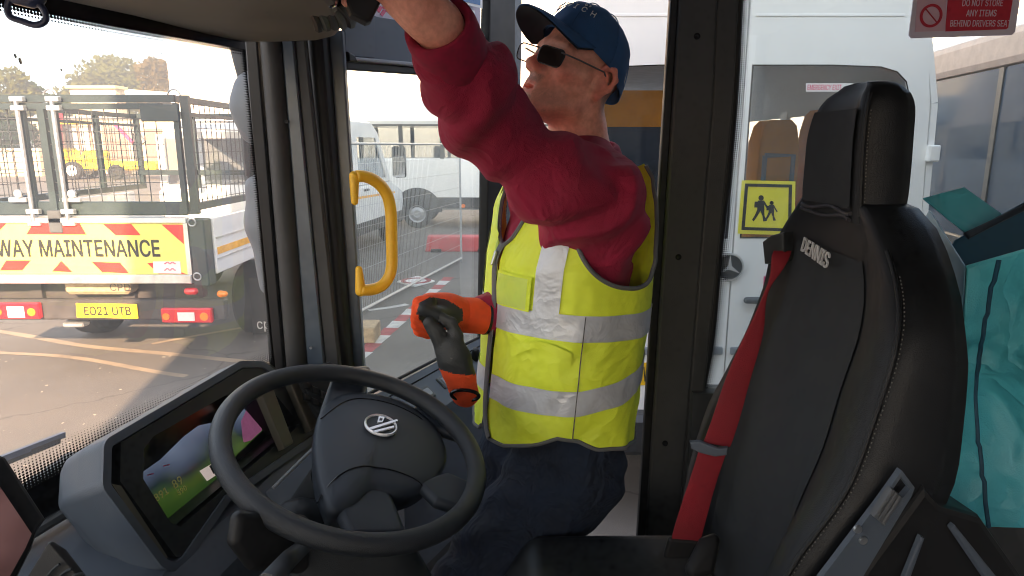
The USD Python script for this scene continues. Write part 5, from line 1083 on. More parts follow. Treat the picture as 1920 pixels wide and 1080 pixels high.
def seatring(z, yf, yn, xf, xe, th, n=15):
    pts = []
    for s_ in np.linspace(0, 1, n):                                       # front, far to near
        w_ = abs(s_ * 2 - 1); t_ = np.clip((w_ - .42) / .5, 0, 1); t_ = t_ * t_ * (3 - 2 * t_)
        pts.append((xf + (xe - .006 - xf) * t_ * (1 if s_ > .5 else .4) + .010 * (1 - w_ ** 2) + .008 * max(0, (w_ - .9) / .1) ** 2, yf + (yn - yf) * s_, z))
    xe = pts[-1][0]
    for s_ in np.linspace(0, 1, 5)[1:]: pts.append((xe + th * s_, yn - .010 * math.sin(s_ * 3.14), z))
    for s_ in np.linspace(0, 1, 6)[1:]: pts.append((xe + th + .012 * math.sin(s_ * 3.14), yn + (yf - yn) * s_, z))
    xq = pts[0][0]
    for s_ in np.linspace(0, 1, 5)[1:-1]: pts.append((xe + th + (xq - xe - th) * s_, yf + .010 * math.sin(s_ * 3.14), z))
    return np.array(pts)
def seatbody(tab, nz):
    zs = np.linspace(tab[0][0], tab[-1][0], nz); R_ = []
    from scipy.interpolate import PchipInterpolator
    T_ = np.array(tab); f_ = PchipInterpolator(T_[:, 0], T_[:, 1:])
    for z in zs: R_.append(seatring(z, *f_(z)))
    return R_, f_
Rb, fb_ = seatbody(back_tab, 34); Rh, fh_ = seatbody(head_tab, 20)
def fin(R_, up=True):
    c_ = R_[-1].mean(0); R2 = list(R_)
    for s_, dz in ((.8, .006), (.4, .009)): R2.append(c_ + (R_[-1] - c_) * (s_, s_, 0) + V(0, 0, dz))
    m = loft(R2)
    if m.volume < 0: m.invert()
    return m
part(ds, 'backrest', fin(Rb), 'seat_leather', smooth=45)
part(ds, 'headrest', fin(Rh), 'seat_leather', smooth=45)
fr = np.array([[r_[k] + V(-.0022, 0, 0) for k in range(3, 12)] for r_ in Rb[2:31]]); part(ds, 'centre_fabric', grid(fr), 'seat_fabric', smooth=True)
fr = np.array([[r_[k] + V(-.0035, 0, 0) for k in range(1, 14)] for r_ in Rh[2:-3]]); part(ds, 'headrest_fabric', grid(fr), 'seat_fabric', smooth=True)
def stitches(path, n, name):
    p_ = smoothpath(path, n * 2 + 1); part(ds, name, cat([tube([p_[2 * k], p_[2 * k] * .35 + p_[2 * k + 1] * .65], .0008, 5) for k in range(n)]), 'stitch', smooth=False)
stitches([r_[14] + V(.004, -.003, 0) for r_ in Rb[1:31]], 130, 'seam_stitch'); stitches([r_[14] + V(.004, -.003, 0) for r_ in Rh[1:17]], 30, 'seam_stitch')
part(ds, 'seam_welt', tube(smoothpath([r_[14] + V(-.001, -.001, 0) for r_ in Rb[1:32]], 60), .003, 8), 'seat_leather'); part(ds, 'seam_welt', tube(smoothpath([r_[14] + V(-.001, -.001, 0) for r_ in Rh[1:19]], 40), .003, 8), 'seat_leather')
part(ds, 'headrest_crease', tube(smoothpath([Rh[1][k] + V(-.002, 0, -.0035 * math.sin(k * .7) + .004) for k in range(0, 14)], 40), .003, 8), 'crease'); part(ds, 'headrest_crease', tube(smoothpath([Rh[1][k] + V(-.003, 0, .003 * math.cos(k * .6) - .006) for k in range(0, 14)], 40), .003, 8), 'crease')
nq = Plane(PX(1541, 478, .468), nrm((-.12, -1, -.06)), nrm((.15, 0, 1)))
h_ = .0215; m = meshkit.text_mesh('DENNIS', h_, .002, True); wd = .125
part(ds, 'seat_lettering', nq.text('DENNIS', 0, -.008, h_, .002, .010, bold=True, center=True, sx=wd / m.vertices[:, 0].ptp() if hasattr(m.vertices[:, 0], 'ptp') else wd / np.ptp(m.vertices[:, 0])), 'thread_silver', smooth=False)
cush = m3.Manifold.batch_hull([m3.Manifold.sphere(r_, 24).translate(tuple(map(float, q_))) for q_, r_ in [((x_, y_, z_), .05) for x_, y_, z_ in ((.40, .79, 1.20), (.40, 1.17, 1.20), (.06, .80, 1.205), (.06, 1.16, 1.205), (.02, .85, 1.16), (.02, 1.12, 1.16), (.40, .79, 1.14), (.40, 1.17, 1.14))]]).to_mesh()
part(ds, 'cushion', trimesh.Trimesh(cush.vert_properties[:, :3], cush.tri_verts, process=False), 'seat_leather', smooth=60)
stitches([V(.36, .97, 1.252), V(.2, .985, 1.253), V(.06, .985, 1.255)], 40, 'cushion_stitch')
part(ds, 'seat_base', cat(box(.0, .42, .82, 1.18, 1.0, 1.16, .02), box(.05, .38, .86, 1.14, FLOOR, 1.0, .02)), 'plastic_black')
# belt guide, belt, tongue and buckle
bgd = part(ds, 'belt_guide', Plane(P(1465, 465, 1.11), nrm((.35, -1, 0)), (0, 0, 1)).ext([(1446, 452), (1462, 440), (1487, 434), (1488, 486), (1478, 492), (1450, 494)], .02, -.01, bev=.004), 'plastic_dark')
def ribbon(pts, thick=.0025):
    L_, R_ = np.array([p_[0] for p_ in pts]), np.array([p_[1] for p_ in pts]); n_ = 36
    a_, b_ = smoothpath(L_, n_), smoothpath(R_, n_)
    return grid(np.stack([a_ + (b_ - a_) * s_ for s_ in np.linspace(0, 1, 5)], 1), thick)
def bb(x0_, x1_, y, Yd, dy=0): return (P(x0_, y, Yd), P(x1_, y + dy, Yd))
part(ds, 'red_belt', ribbon([bb(1450, 1483, 472, 1.095), bb(1446, 1478, 486, 1.085), bb(1444, 1462, 512, 1.08), bb(1435, 1442, 542, 1.075), bb(1405, 1432, 610, 1.07), bb(1368, 1412, 690, 1.06), bb(1340, 1390, 770, 1.05), bb(1318, 1368, 830, 1.035, 8)]), 'belt_red', smooth=True)
part(ds, 'red_belt', ribbon([bb(1312, 1362, 836, 1.03, 10), bb(1296, 1344, 890, 1.025, 8), bb(1276, 1328, 950, 1.02, 4), bb(1258, 1312, 1014, 1.02)]), 'belt_red', smooth=True)
tn = Plane(P(1328, 836, 1.025), nrm((1, -.2, -.15)), (0, 0, 1))
part(ds, 'belt_tongue', tn.ext([(1293, 826), (1310, 824), (1345, 838), (1364, 836), (1362, 850), (1340, 853), (1312, 846), (1296, 838)], .008, -.001, bev=.002), 'plastic_dash')
part(ds, 'belt_buckle', hull((P(1322, 1020, 1.01), .012), (P(1338, 1012, 1.01), .010), (P(1300, 1068, .99), .014), (P(1326, 1064, .99), .012)), 'plastic_black'); part(ds, 'belt_anchor', hull((P(1258, 1013, 1.02), .006), (P(1312, 1018, 1.02), .006), (P(1250, 1040, 1.02), .006), (P(1300, 1040, 1.02), .006)), 'plastic_black')
# recline bracket on the near side
NQ = Plane((0, .66, 0), (1, 0, 0))
NQ = Plane((.44, .69, 1.3), nrm((1, .12, 0)))
part(ds, 'side_bracket', NQ.ext([(1680, 874), (1708, 908), (1782, 930), (1860, 1040), (1900, 1120), (1500, 1120), (1560, 1040)], .05, -.06, bev=.008), 'plastic_black')
part(ds, 'bracket_edge', NQ.ext([(1682, 876), (1706, 908), (1700, 924), (1600, 1090), (1520, 1130), (1500, 1120), (1640, 935)], .008, -.008, holes=[[(1681, 888), (1698, 910), (1668, 945), (1652, 930)]]), 'plastic_dash', smooth=False)
for k in range(3): part(ds, 'lever_slat', NQ.ext([(1664 + 7 * k, 910 + 6 * k), (1671 + 7 * k, 914 + 6 * k), (1637 + 7 * k, 968 + 6 * k), (1630 + 7 * k, 962 + 6 * k)], .008, -.001, bev=.002), 'plastic_grey')
for x_, y_ in ((1617, 1012), (1607, 991)): part(ds, 'bracket_screw', disc(NQ.w(*NQ.at(x_, y_), .0), NQ.n, .005, .003, 12), 'steel')
part(ds, 'bracket_rib', NQ.ext([(1775, 985), (1782, 978), (1880, 1100), (1860, 1110)], .008, -.008, bev=.002), 'plastic_dash'); part(ds, 'bracket_rib', NQ.ext([(1720, 1000), (1728, 1004), (1690, 1110), (1676, 1110)], .006, -.008, bev=.002), 'plastic_dash')

# ---------------------------------------------------------------- teal bag behind the seat
bg = thing('teal_bag', 'open teal fabric bag hanging behind the driver seat', 'bag', (.75, 1.0, 1.4))
def bagpanel(corners, nu, nv, amp, seed, bulge=0.0):
    a_, b_, c_, d_ = [np.asarray(k, float) for k in corners]; u_ = np.linspace(0, 1, nu)[:, None, None]; v_ = np.linspace(0, 1, nv)[None, :, None]
    g_ = (a_ * (1 - u_) + b_ * u_) * (1 - v_) + (d_ * (1 - u_) + c_ * u_) * v_; n_ = nrm(np.cross(b_ - a_, d_ - a_))
    w_ = np.minimum(1, 4 * np.minimum(v_, 1 - v_)) * np.minimum(1, 6 * np.minimum(u_, 1 - u_) + .15)
    nz = meshkit.fbm(g_ * V(7, 7, 11) + seed, 4, seed)[..., None] - .5; fold = np.sin(g_[..., 2:3] * 38 + g_[..., 0:1] * 26 + 5 * nz)
    return g_ + n_ * (w_ * (amp * 2 * nz + amp * .25 * fold) + bulge * np.sin(u_ * np.pi) * np.sin(v_ * np.pi))
A0, A1 = PX(1813, 502, .555), P(1990, 452, .80); B0, B1 = PX(1764, 960, .555), P(2010, 1000, .78)
B0 = P(1768, 880, .86); A0 = P(1813, 502, .86); m0 = P(1855, 1003, .845); 
nf = bagpanel([P(1775, 930, .86), P(1990, 1000, .82), A1, A0], 40, 48, .022, 3, -.045)
nf[:, 0] += (P(1850, 1010, .84) - P(1850, 975, .84)) * np.clip(1 - np.abs(np.linspace(0, 1, 40) - .35) / .5, 0, 1)[:, None] * 0.9
part(bg, 'near_panel', grid(nf, .003), 'bag_teal', smooth=True)
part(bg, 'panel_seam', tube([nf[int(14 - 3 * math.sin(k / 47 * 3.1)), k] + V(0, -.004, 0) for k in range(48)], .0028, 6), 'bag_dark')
part(bg, 'rim_binding', tube([nf[i, 47] for i in range(40)], .0035, 6), 'bag_teal')
back0, back1 = V(.66, 1.22, 0), V(1.05, 1.16, 0)
zr0 = P(1730, 385, 1.2)[2]
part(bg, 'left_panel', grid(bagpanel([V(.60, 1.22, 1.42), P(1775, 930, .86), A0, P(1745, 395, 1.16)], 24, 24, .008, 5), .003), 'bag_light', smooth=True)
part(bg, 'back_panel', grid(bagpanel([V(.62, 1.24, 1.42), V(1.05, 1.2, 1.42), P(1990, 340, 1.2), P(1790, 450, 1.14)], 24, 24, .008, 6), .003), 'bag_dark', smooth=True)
part(bg, 'top_flap', grid(bagpanel([P(1732, 371, 1.12), P(1808, 351, 1.16), P(1886, 406, 1.18), P(1815, 438, 1.10)], 14, 14, .004, 8), .003), 'bag_teal', smooth=True)
part(bg, 'dark_strap', ribbon([(P(1808, 436, 1.08), P(1818, 446, 1.07)), (P(1880, 402, 1.12), P(1884, 412, 1.11)), (P(1990, 345, 1.16), P(1992, 362, 1.15))], .004), 'bag_edge', smooth=True)
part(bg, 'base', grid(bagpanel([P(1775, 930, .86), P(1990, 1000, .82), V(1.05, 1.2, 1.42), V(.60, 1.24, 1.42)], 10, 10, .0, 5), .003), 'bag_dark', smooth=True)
# ---------------------------------------------------------------- the man in the doorway
pr = thing('person', 'man in navy cap, maroon sweatshirt and lime vest reaching up in the cab doorway', 'person', V(.0, 1.35, FLOOR))
def split(m, mask):
    out = []
    for k in (mask, ~mask):
        f = m.faces[k]; u_, inv = np.unique(f, return_inverse=True); out.append(trimesh.Trimesh(np.asarray(m.vertices)[u_], inv.reshape(-1, 3), process=False))
    return out
# torso frame
TB, TT = P(1048, 778, 1.42), P(1088, 280, 1.45)
al = math.radians(25); TF = V(-math.cos(al), -math.sin(al), 0); TLf = V(math.sin(al), -math.cos(al), 0)      # front, left (towards us)
def tors(th, h, inset=0.0):
    """surface of the torso: th = 0 at the front, 90 degrees at his left, h = 0 at the hem and 1 at the shoulders"""
    th, h = np.broadcast_arrays(np.radians(np.asarray(th, float)), np.asarray(h, float))
    a_ = np.interp(h, [-.3, 0, .35, .62, .82, .95, 1.02], [.165, .176, .170, .168, .140, .105, .07]) - inset
    b_ = np.interp(h, [-.3, 0, .35, .62, .82, .95, 1.02], [.195, .195, .195, .205, .205, .175, .09]) - inset
    fr_ = np.where(np.cos(th) > 0, a_, np.interp(h, [0, .5, .9, 1.02], [.135, .142, .135, .085]) - inset)
    c, s = np.cos(th), np.sin(th); e = .88
    ax = fr_ * np.sign(c) * np.abs(c) ** e; ay = b_ * np.sign(s) * np.abs(s) ** e
    return TB + (TT - TB) * h[..., None] + TF * ax[..., None] + TLf * ay[..., None]
# skin: head, neck, hand in fine detail; the rest below the clothes
bt, alp, rl = math.radians(22), math.radians(36), math.radians(11)
HF = V(-math.cos(alp) * math.cos(bt), -math.sin(alp) * math.cos(bt), math.sin(bt)); HL = nrm(np.cross([0, 0, 1.0], HF)); HU = np.cross(HF, HL)
HL, HU = HL * math.cos(rl) - HU * math.sin(rl), HU * math.cos(rl) + HL * math.sin(rl); HM = np.array([HF, HL, HU]); HS = .95
nosev = (V(.124, 0, -.022) * HS) @ HM; earv = (V(-.015, .088, .003) * HS) @ HM
HO = .6 * (P(994, 106, 1.42 + nosev[1]) - nosev) + .4 * (P(1128, 168, 1.42 + earv[1]) - earv)
def hw(p): return HO + (np.asarray(p, float) * HS) @ HM
def hloc(p): return ((np.asarray(p, float) - HO) @ HM.T) / HS
nb = hloc(TT + V(.0, 0, -.02))                                           # foot of the neck in head coordinates
def headfn(p):
    q = p.copy(); q[..., 1] = np.abs(q[..., 1])
    d = sd_ell(q, (-.008, 0, .045), (.098, .076, .088))
    d = smin(d, sd_ell(q, (.035, 0, -.03), (.058, .056, .085)), .03)      # face
    d = smin(d, sd_cone(q, (.02, .045, -.062), (.078, .016, -.098), .018, .018), .03)   # jaw
    d = smin(d, sd_cone(q, (-.005, .054, -.02), (.012, .052, -.062), .016, .016), .03)
    d = smin(d, sd_ell(q, (.078, 0, -.098), (.02, .022, .016)), .02)      # chin
    d = smin(d, sd_cone(q, (.062, .046, -.008), (.03, .060, -.002), .018, .016), .022)  # cheekbone
    d = smin(d, sd_ell(q, (.082, 0, -.062), (.018, .028, .028)), .02)     # mouth mound
    d = smin(d, sd_cone(q, (.09, .012, .032), (.078, .048, .030), .010, .009), .018)   # brow
    d = smax(d, -sd_ell(q, (.106, .034, .010), (.018, .018, .013)), .014) # eye socket
    d = smin(d, sd_ell(q, (.079, .032, .010), (.0135, .0145, .0125)), .004)
    d = smin(d, sd_cone(q, (.078, 0, .024), (.088, 0, -.024), .013, .016), .012)
    d = smin(d, sd_cone(q, (.092, 0, .022), (.113, 0, -.020), .0078, .0095), .012)      # nose
    d = smin(d, sd_ell(q, (.114, 0, -.022), (.0115, .0105, .0098)), .008)
    d = smin(d, sd_ell(q, (.104, .013, -.028), (.012, .0075, .008)), .006)
    d = smax(d, -sd_ell(q, (.110, .007, -.036), (.005, .0035, .004)), .003)
    d = smin(d, sd_cone(q, (.0985, 0, -.0555), (.085, .022, -.062), .0058, .004), .006)   # upper lip
    d = smin(d, sd_cone(q, (.0955, 0, -.0725), (.083, .020, -.068), .0072, .004), .006)   # lower lip
    d = smax(d, -sd_ell(q, (.098, 0, -.0645), (.016, .018, .0042)), .003)  # parted mouth
    for a_, b_, r_ in (((.004, .074, .018), (-.004, .082, .033), .0055), ((-.004, .082, .033), (-.022, .090, .034), .0058), ((-.022, .09, .034), (-.033, .092, .018), .0058), ((-.033, .092, .018), (-.030, .088, -.004), .0055), ((-.03, .088, -.004), (-.014, .079, -.026), .0058), ((-.014, .079, -.026), (-.002, .073, -.026), .007), ((-.016, .082, .018), (-.020, .084, .0), .004)):
        d = smin(d, sd_cone(q, a_, b_, r_, r_), .004)
    d = smin(d, sd_ell(q, (-.014, .076, .003), (.018, .006, .027)), .006)
    d = smax(d, -sd_ell(q, (-.006, .088, .002), (.008, .009, .011)), .004)
    nk = sd_cone(p, (-.028, 0, -.04), nb * .55 + V(-.032, 0, -.05) * .45, .060, .058); nk = smin(nk, sd_cone(p, nb * .55 + V(-.032, 0, -.05) * .45, nb, .058, .075), .03)
    nk = smin(nk, sd_cone(p, (-.03, .052, -.045), nb * .8 + V(.03, .01, -.01), .014, .010), .03)
    return smin(d, nk, .028)
lo, hi = np.minimum((-.125, -.11, -.14), nb - .09), np.maximum((.135, .11, .14), nb + .09)
head = field(headfn, lo, hi, .0036)
head = trimesh.Trimesh(hw(head.vertices), head.faces, process=False)
if head.volume < 0: head.invert()
# joints
SH = tors(90, .90) + TF * .045 - TLf * .05; SH = P(1126, 398, 1.27)
EL, WR = P(916, 238, 1.19), P(822, 48, 1.0)
KN = [P(790, -2, .985), P(728, -6, .975)]
handc = [[(EL, .048), (WR, .032)], [(WR, .030), (P(790, 20, .985), .030), (P(752, -2, .985), .026)], [(P(775, -6, 1.0), .028), (P(735, -28, 1.01), .022)]]
fing = []
for (kx_, ky_, kY), (mx_, my_), (tx_, ty_), r_ in (((735, -4, .975), (682, -22), (650, 3), .0092), ((727, -20, .99), (672, -44), (640, -14), .0096), ((722, -34, 1.01), (668, -60), (636, -30), .0092), ((724, -48, 1.03), (676, -74), (648, -48), .0082)):
    fing.append([(P(kx_, ky_, kY), r_ * 1.15), (P(mx_, my_, kY + .035), r_), (P((mx_ + tx_) / 2 - 8, (my_ + ty_) / 2, kY + .035), r_ * .95), (P(tx_, ty_, kY + .012), r_ * .88)])
thumb = [(P(785, -6, .965), .016), (P(748, -30, .945), .012), (P(716, -48, .945), .0095)]
def handfn(p): return smin(chains(handc, .02)(p), chains(fing + [thumb], .006)(p), .008)
lo, hi = bounds(handc + fing + [thumb]); hand = field(handfn, lo, hi, .0038)
# joints of the legs
HIPL, HIPR = TB + TLf * .085 + TF * .022 + V(0, 0, -.085), TB - TLf * .085 + TF * .022 + V(0, 0, -.085)
KL, KR = P(850, 1150, 1.2), P(905, 1120, 1.42)
AL, AR = V(KL[0] + .1, KL[1] + .06, FLOOR + .09), V(KR[0] + .12, KR[1] + .1, FLOOR - .16)
SR = tors(255, .86) + TLf * .05; ER = tors(238, .40) + TLf * .01 - TF * .02; GW = P(893, 592, 1.365)
limb = [[(SH, .045), (EL, .045)], [(SR, .045), (ER, .04), (GW, .03)], [(TT, .05), (TT + (TB - TT) * .2, .075), (TB, .085), (HIPL * .5 + HIPR * .5, .085)], [(HIPL, .08), (KL, .06), (AL, .04), (AL + V(-.14, -.02, -.04), .03)], [(HIPR, .08), (KR, .06), (AR, .04), (AR + V(-.14, -.02, -.04), .03)], [(SH, .04), (TT + (TB - TT) * .2, .06), (SR, .04)]]
lo, hi = bounds(limb); bodym = field(chains(limb, .04), lo, hi, .014)
def man(m): return m3.Manifold(m3.Mesh(vert_properties=np.asarray(m.vertices, np.float32), tri_verts=np.asarray(m.faces, np.uint32)))
try:
    u_ = m3.Manifold.batch_boolean([man(head), man(hand), man(bodym)], m3.OpType.Add).to_mesh(); skin = trimesh.Trimesh(u_.vert_properties[:, :3], u_.tri_verts, process=False)
    if len(skin.faces) < 5000: raise ValueError('empty union')
except Exception as e:
    skin = cat(head, hand, bodym)
skp = part(pr, 'body', skin, 'skin', smooth=True)
lv = hloc(np.asarray(skin.vertices, float)); sst = lambda x: np.clip(x, 0, 1) ** 2 * (3 - 2 * np.clip(x, 0, 1))
x_, y_, z_ = lv.T
bm = sst((-.040 - z_ - .35 * np.maximum(.05 - x_, 0)) / .03) * sst((x_ + .0) / .05) * sst((z_ + .15) / .03) * .42
bm = np.maximum(bm, .85 * sst((.032 - np.abs(y_)) / .015) * sst((x_ - .055) / .02) * sst((-.074 - z_) / .012) * sst((z_ + .13) / .02))
bm = np.maximum(bm, .75 * sst((.03 - np.abs(y_)) / .01) * sst((x_ - .08) / .01) * sst((-.032 - z_) / .006) * sst((z_ + .056) / .004))
lip = sst((.022 - np.abs(y_)) / .004) * sst((x_ - .082) / .006) * sst((z_ + .080) / .004) * sst((-.050 - z_) / .004); bm *= 1 - lip
bm = np.maximum(bm, .75 * sst((-.02 - x_ - .2 * np.maximum(-z_, 0)) / .03) * sst((z_ + .055) / .03) * (np.abs(y_) < .081))
bm = np.where((np.abs(y_) > .11) | (z_ < -.2) | (z_ > .2), 0, bm)
fl = .8 * sst((.020 - np.hypot(x_ - .112, (z_ + .012) * .6)) / .014) + .5 * sst((.034 - np.hypot(x_ - .07, z_ + .015)) / .03) * (np.abs(y_) > .03) + .75 * sst((np.abs(y_) - .077) / .006) * sst((.02 - x_) / .01) * (np.abs(z_) < .05) + .6 * lip + .25 * (z_ < -.09)
fl = np.where((np.abs(y_) > .11) | (z_ < -.22) | (z_ > .2), .15, np.clip(fl, 0, 1)); pf = UsdGeom.PrimvarsAPI(stage.GetPrimAtPath(skp)).CreatePrimvar('flush', Sdf.ValueTypeNames.FloatArray, 'vertex'); pf.Set(Vt.FloatArray.FromNumpy(fl.astype(np.float32)))
pv = UsdGeom.PrimvarsAPI(stage.GetPrimAtPath(skp)).CreatePrimvar('beard', Sdf.ValueTypeNames.FloatArray, 'vertex'); pv.Set(Vt.FloatArray.FromNumpy(bm.astype(np.float32)))
def capm(m):
    """the cap sits a little lower over the brow than the head is tipped back"""
    v = np.array(m.vertices); t_ = math.radians(1); return lm(trimesh.Trimesh(np.stack([v[:, 0] * math.cos(t_) + v[:, 2] * math.sin(t_), v[:, 1], v[:, 2] * math.cos(t_) - v[:, 0] * math.sin(t_)], 1), m.faces, process=False))
def lm(m): return trimesh.Trimesh(hw(m.vertices), m.faces, process=False)
for s in (1, -1): part(pr, 'eye', lm(hull((V(.0835, .032 * s, .011), .0105), seg=20)), 'eye')
# cap
ph = np.linspace(0, 2 * np.pi, 61)[:-1]
def crown(ph, t, off=0.0):
    ph, t = np.broadcast_arrays(np.asarray(ph, float), np.asarray(t, float)); zr_ = .034 + .030 * np.cos(ph)
    zr_ = np.where(np.cos(ph) < 0, .034 + .046 * np.cos(ph), zr_)
    k = np.cos(t * np.pi / 2) ** .72; sq = np.abs(np.cos(ph)) ** 1
    z = zr_ + (.143 + .004 * np.cos(ph) - zr_) * np.sin(t * np.pi / 2) ** .95
    return np.stack([-.006 + (.1085 + off) * np.cos(ph) * k + .006 * (1 - k), (.0885 + off) * np.sin(ph) * k, z + off * t], -1)
tt_ = np.linspace(0, .985, 22)
cg = np.array([crown(ph, t) for t in tt_]); n_ = meshkit.fbm(cg * 22, 3, 5)[..., None] - .5; cc_ = cg - V(0, 0, .04); cg = cg + cc_ / np.linalg.norm(cc_, axis=-1, keepdims=True) * n_ * .012
m = loft([r_ for r_ in cg], caps=False); c1 = loft([r_ * .965 + V(0, 0, .002) for r_ in cg], caps=False); c1.invert()
top_ = loft([cg[-1], cg[-1] * (.2, .2, 1) + V(0, 0, .001)])
cp_ = part(pr, 'cap', capm(cat(m, c1, top_)), 'cap_navy', smooth=True)
part(cp_, 'cap_button', capm(hull((V(-.002, 0, .147), .006), seg=12)), 'cap_navy')
for k in range(6): a_ = k * math.pi / 3 + .52; part(cp_, 'cap_seam', capm(tube([crown(a_, t, .0022) for t in np.linspace(0, .97, 16)], .0011, 5)), 'cap_navy')
part(cp_, 'sweatband', capm(loft([crown(ph, 0, .0015), crown(ph, .10, .0018)], caps=False)), 'cap_navy', smooth=True)
su = np.linspace(-1, 1, 31); bvv = np.linspace(0, 1, 9)
def brim(off):
    o_ = []
    for v_ in bvv:
        row = []
        for s_ in su:
            p_ = crown(s_ * math.radians(66), 0.02); L_ = .078 * (1 - abs(s_) ** 3.2) ** .5 if abs(s_) < 1 else 0
            row.append(p_ + nrm(V(1, .16 * s_, -.10)) * L_ * v_ + V(0, 0, -.020 * s_ * s_ * v_ * (1 if abs(s_) < 1 else 0) + .010 * (1 - s_ * s_) * math.sin(v_ * 2.2) + off))
        o_.append(row)
    return np.array(o_)
part(cp_, 'brim', capm(cat(grid(brim(.0024), .0022))), 'cap_navy', smooth=40); part(cp_, 'brim_underside', capm(grid(brim(-.0012), .001)), 'cap_under', smooth=40)
lt = []
for k, ch in enumerate('NORWICH'):
    a_ = math.radians(-34 + k * 13.5); o_ = crown(a_, .36, .0035); tx_ = nrm(crown(a_ + .05, .36) - crown(a_ - .05, .36)); ty_ = nrm(crown(a_, .42) - crown(a_, .3))
    lt.append(Plane(o_, tx_, ty_).text(ch, 0, 0, .0125, .0012, center=True))
for k, ch in enumerate('CITY OF'):
    if ch == ' ': continue
    a_ = math.radians(-2 + k * 6.5); o_ = crown(a_, .50, .0035); tx_ = nrm(crown(a_ + .05, .5) - crown(a_ - .05, .5)); ty_ = nrm(crown(a_, .56) - crown(a_, .44)); 
    if k >= 5: lt.append(Plane(o_, tx_, ty_).text(ch, 0, 0, .006, .0012, center=True))
part(cp_, 'cap_lettering', capm(cat(lt)), 'white_print', smooth=False)
# spectacles
sq = part(pr, 'spectacles', lm(tube([V(.112 - .004 * abs(s), s * .004, .012) for s in (-2, -1, 0, 1, 2)], .0016, 6)), 'piping')
for s in (1, -1): part(sq, 'temple', lm(tube([V(.100, s * .066, .012), V(.06, s * .078, .016), V(-.004, s * .083, .022), V(-.03, s * .081, .004)], .0023, 6, flat=.7)), 'piping')
for s in (1, -1):
    pl_ = Plane((.103, s * .040, .001), nrm((-.42 * s * s * s, s * 1.0, 0)) * 1.0, (.06, 0, 1)); q_ = rounded([(-.028, -.018), (.028, -.018), (.032, .0175), (-.031, .0175)], .011)
    part(sq, 'lens', lm(pl_.world(slab(q_, .0016, -.0008))), 'lens_black' if s > 0 else 'lens_backlit', smooth=False); part(sq, 'lens_frame', lm(tube([pl_.w(a_, b_) for a_, b_ in q_], .0014, 6, closed=True)), 'gloss_black')
# sweatshirt
sl = [[(tors(90, .74) - TLf * .09 + TF * .02, .085), (SH + V(.0, .02, -.012), .070), (SH * .6 + EL * .4 + V(-.004, 0, -.006), .073), (EL, .061)], [(EL, .061), (EL * .62 + WR * .38, .059), (EL * .42 + WR * .58, .056)]]
rolls = [[(EL * .58 + WR * .42 + V(-.014, 0, .010), .061), (EL * .48 + WR * .52 + V(.016, .0, .004), .060)], [(EL * .94 + WR * .06 + V(-.010, 0, .0), .066), (EL * .84 + WR * .16 + V(.010, 0, 0), .063)], [(EL * .33 + WR * .67 + V(.010, 0, 0), .056), (EL * .27 + WR * .73 + V(-.008, 0, 0), .053)], [(EL * .36 + WR * .64, .054), (EL * .24 + WR * .76, .050)]]

slr = [[(SR, .095), (ER, .072), (ER * .4 + GW * .6, .055), (GW * .92 + ER * .08, .042)]]
to = [[(TT + V(0, 0, -.022), .058), (tors(90, .86) + TF * .045, .050)], [(TT + V(0, 0, -.022), .058), (tors(270, .88), .060)]]
def sweat(p):
    r_ = p - TB; ax = nrm(TT - TB); Ln = np.linalg.norm(TT - TB); h = (r_ @ ax) / Ln
    lx, ly = r_ @ TF - 0, r_ @ TLf
    a_ = np.interp(h, [-.05, .35, .62, .82, .93, 1.0], [.150, .140, .122, .095, .085, .06]); b_ = np.interp(h, [-.05, .35, .62, .82, .93, 1.0], [.17, .17, .165, .155, .14, .07])
    d = (np.sqrt((lx / a_) ** 2 + (ly / b_) ** 2) - 1) * np.minimum(a_, b_) * .9; d = smax(d, (h - 1.0) * Ln, .05); d = smax(d, (-.04 - h) * Ln, .02)
    d = smin(d, chains(to, .03)(p), .07); d = smin(d, chains(sl, .05)(p), .07); d = smin(d, chains(rolls, .006)(p), .012); d = smin(d, chains(slr, .03)(p), .03)
    # folds running round the sleeve and from the armpit
    u_ = nrm(EL - SH); s_ = (p - SH) @ u_; w_ = meshkit.noise(p * 11, 4)
    f_ = np.sin(s_ * 62 + w_ * 7) * .0075 * np.clip((meshkit.noise(p * 7 + 5, 2) - .3) * 3, 0, 1); return d + f_ * np.exp(-np.minimum(0, d) ** 2 * 400)
lo, hi = bounds(sl + rolls + slr + to); lo = np.minimum(lo, tors(np.arange(0, 360, 20), 0.).min(0)); sw_m = field(sweat, lo, hi, .0078)
sws = part(pr, 'sweatshirt', sw_m, 'maroon', smooth=True)
fa_ = nrm(WR - EL); c0_ = EL * .12 + WR * .88
part(sws, 'cuff', lathe([(.044, -.052), (.052, -.05), (.0545, -.03), (.0535, -.01), (.0535, .012), (.051, .027), (.044, .028), (.038, .02)], c0_ + fa_ * .004, fa_, 40), 'maroon_rib', smooth=True)
ncl = TT * .97 + TB * .03 + V(.0, 0, .0); nax = nrm(hw(V(-.03, 0, -.05)) - TT)
part(sws, 'collar', lathe([(.082, -.025), (.084, -.01), (.080, .006), (.074, .012), (.068, .010), (.066, -.01)], TT + V(.004, .0, -.012), nax, 40), 'maroon_rib', smooth=True)
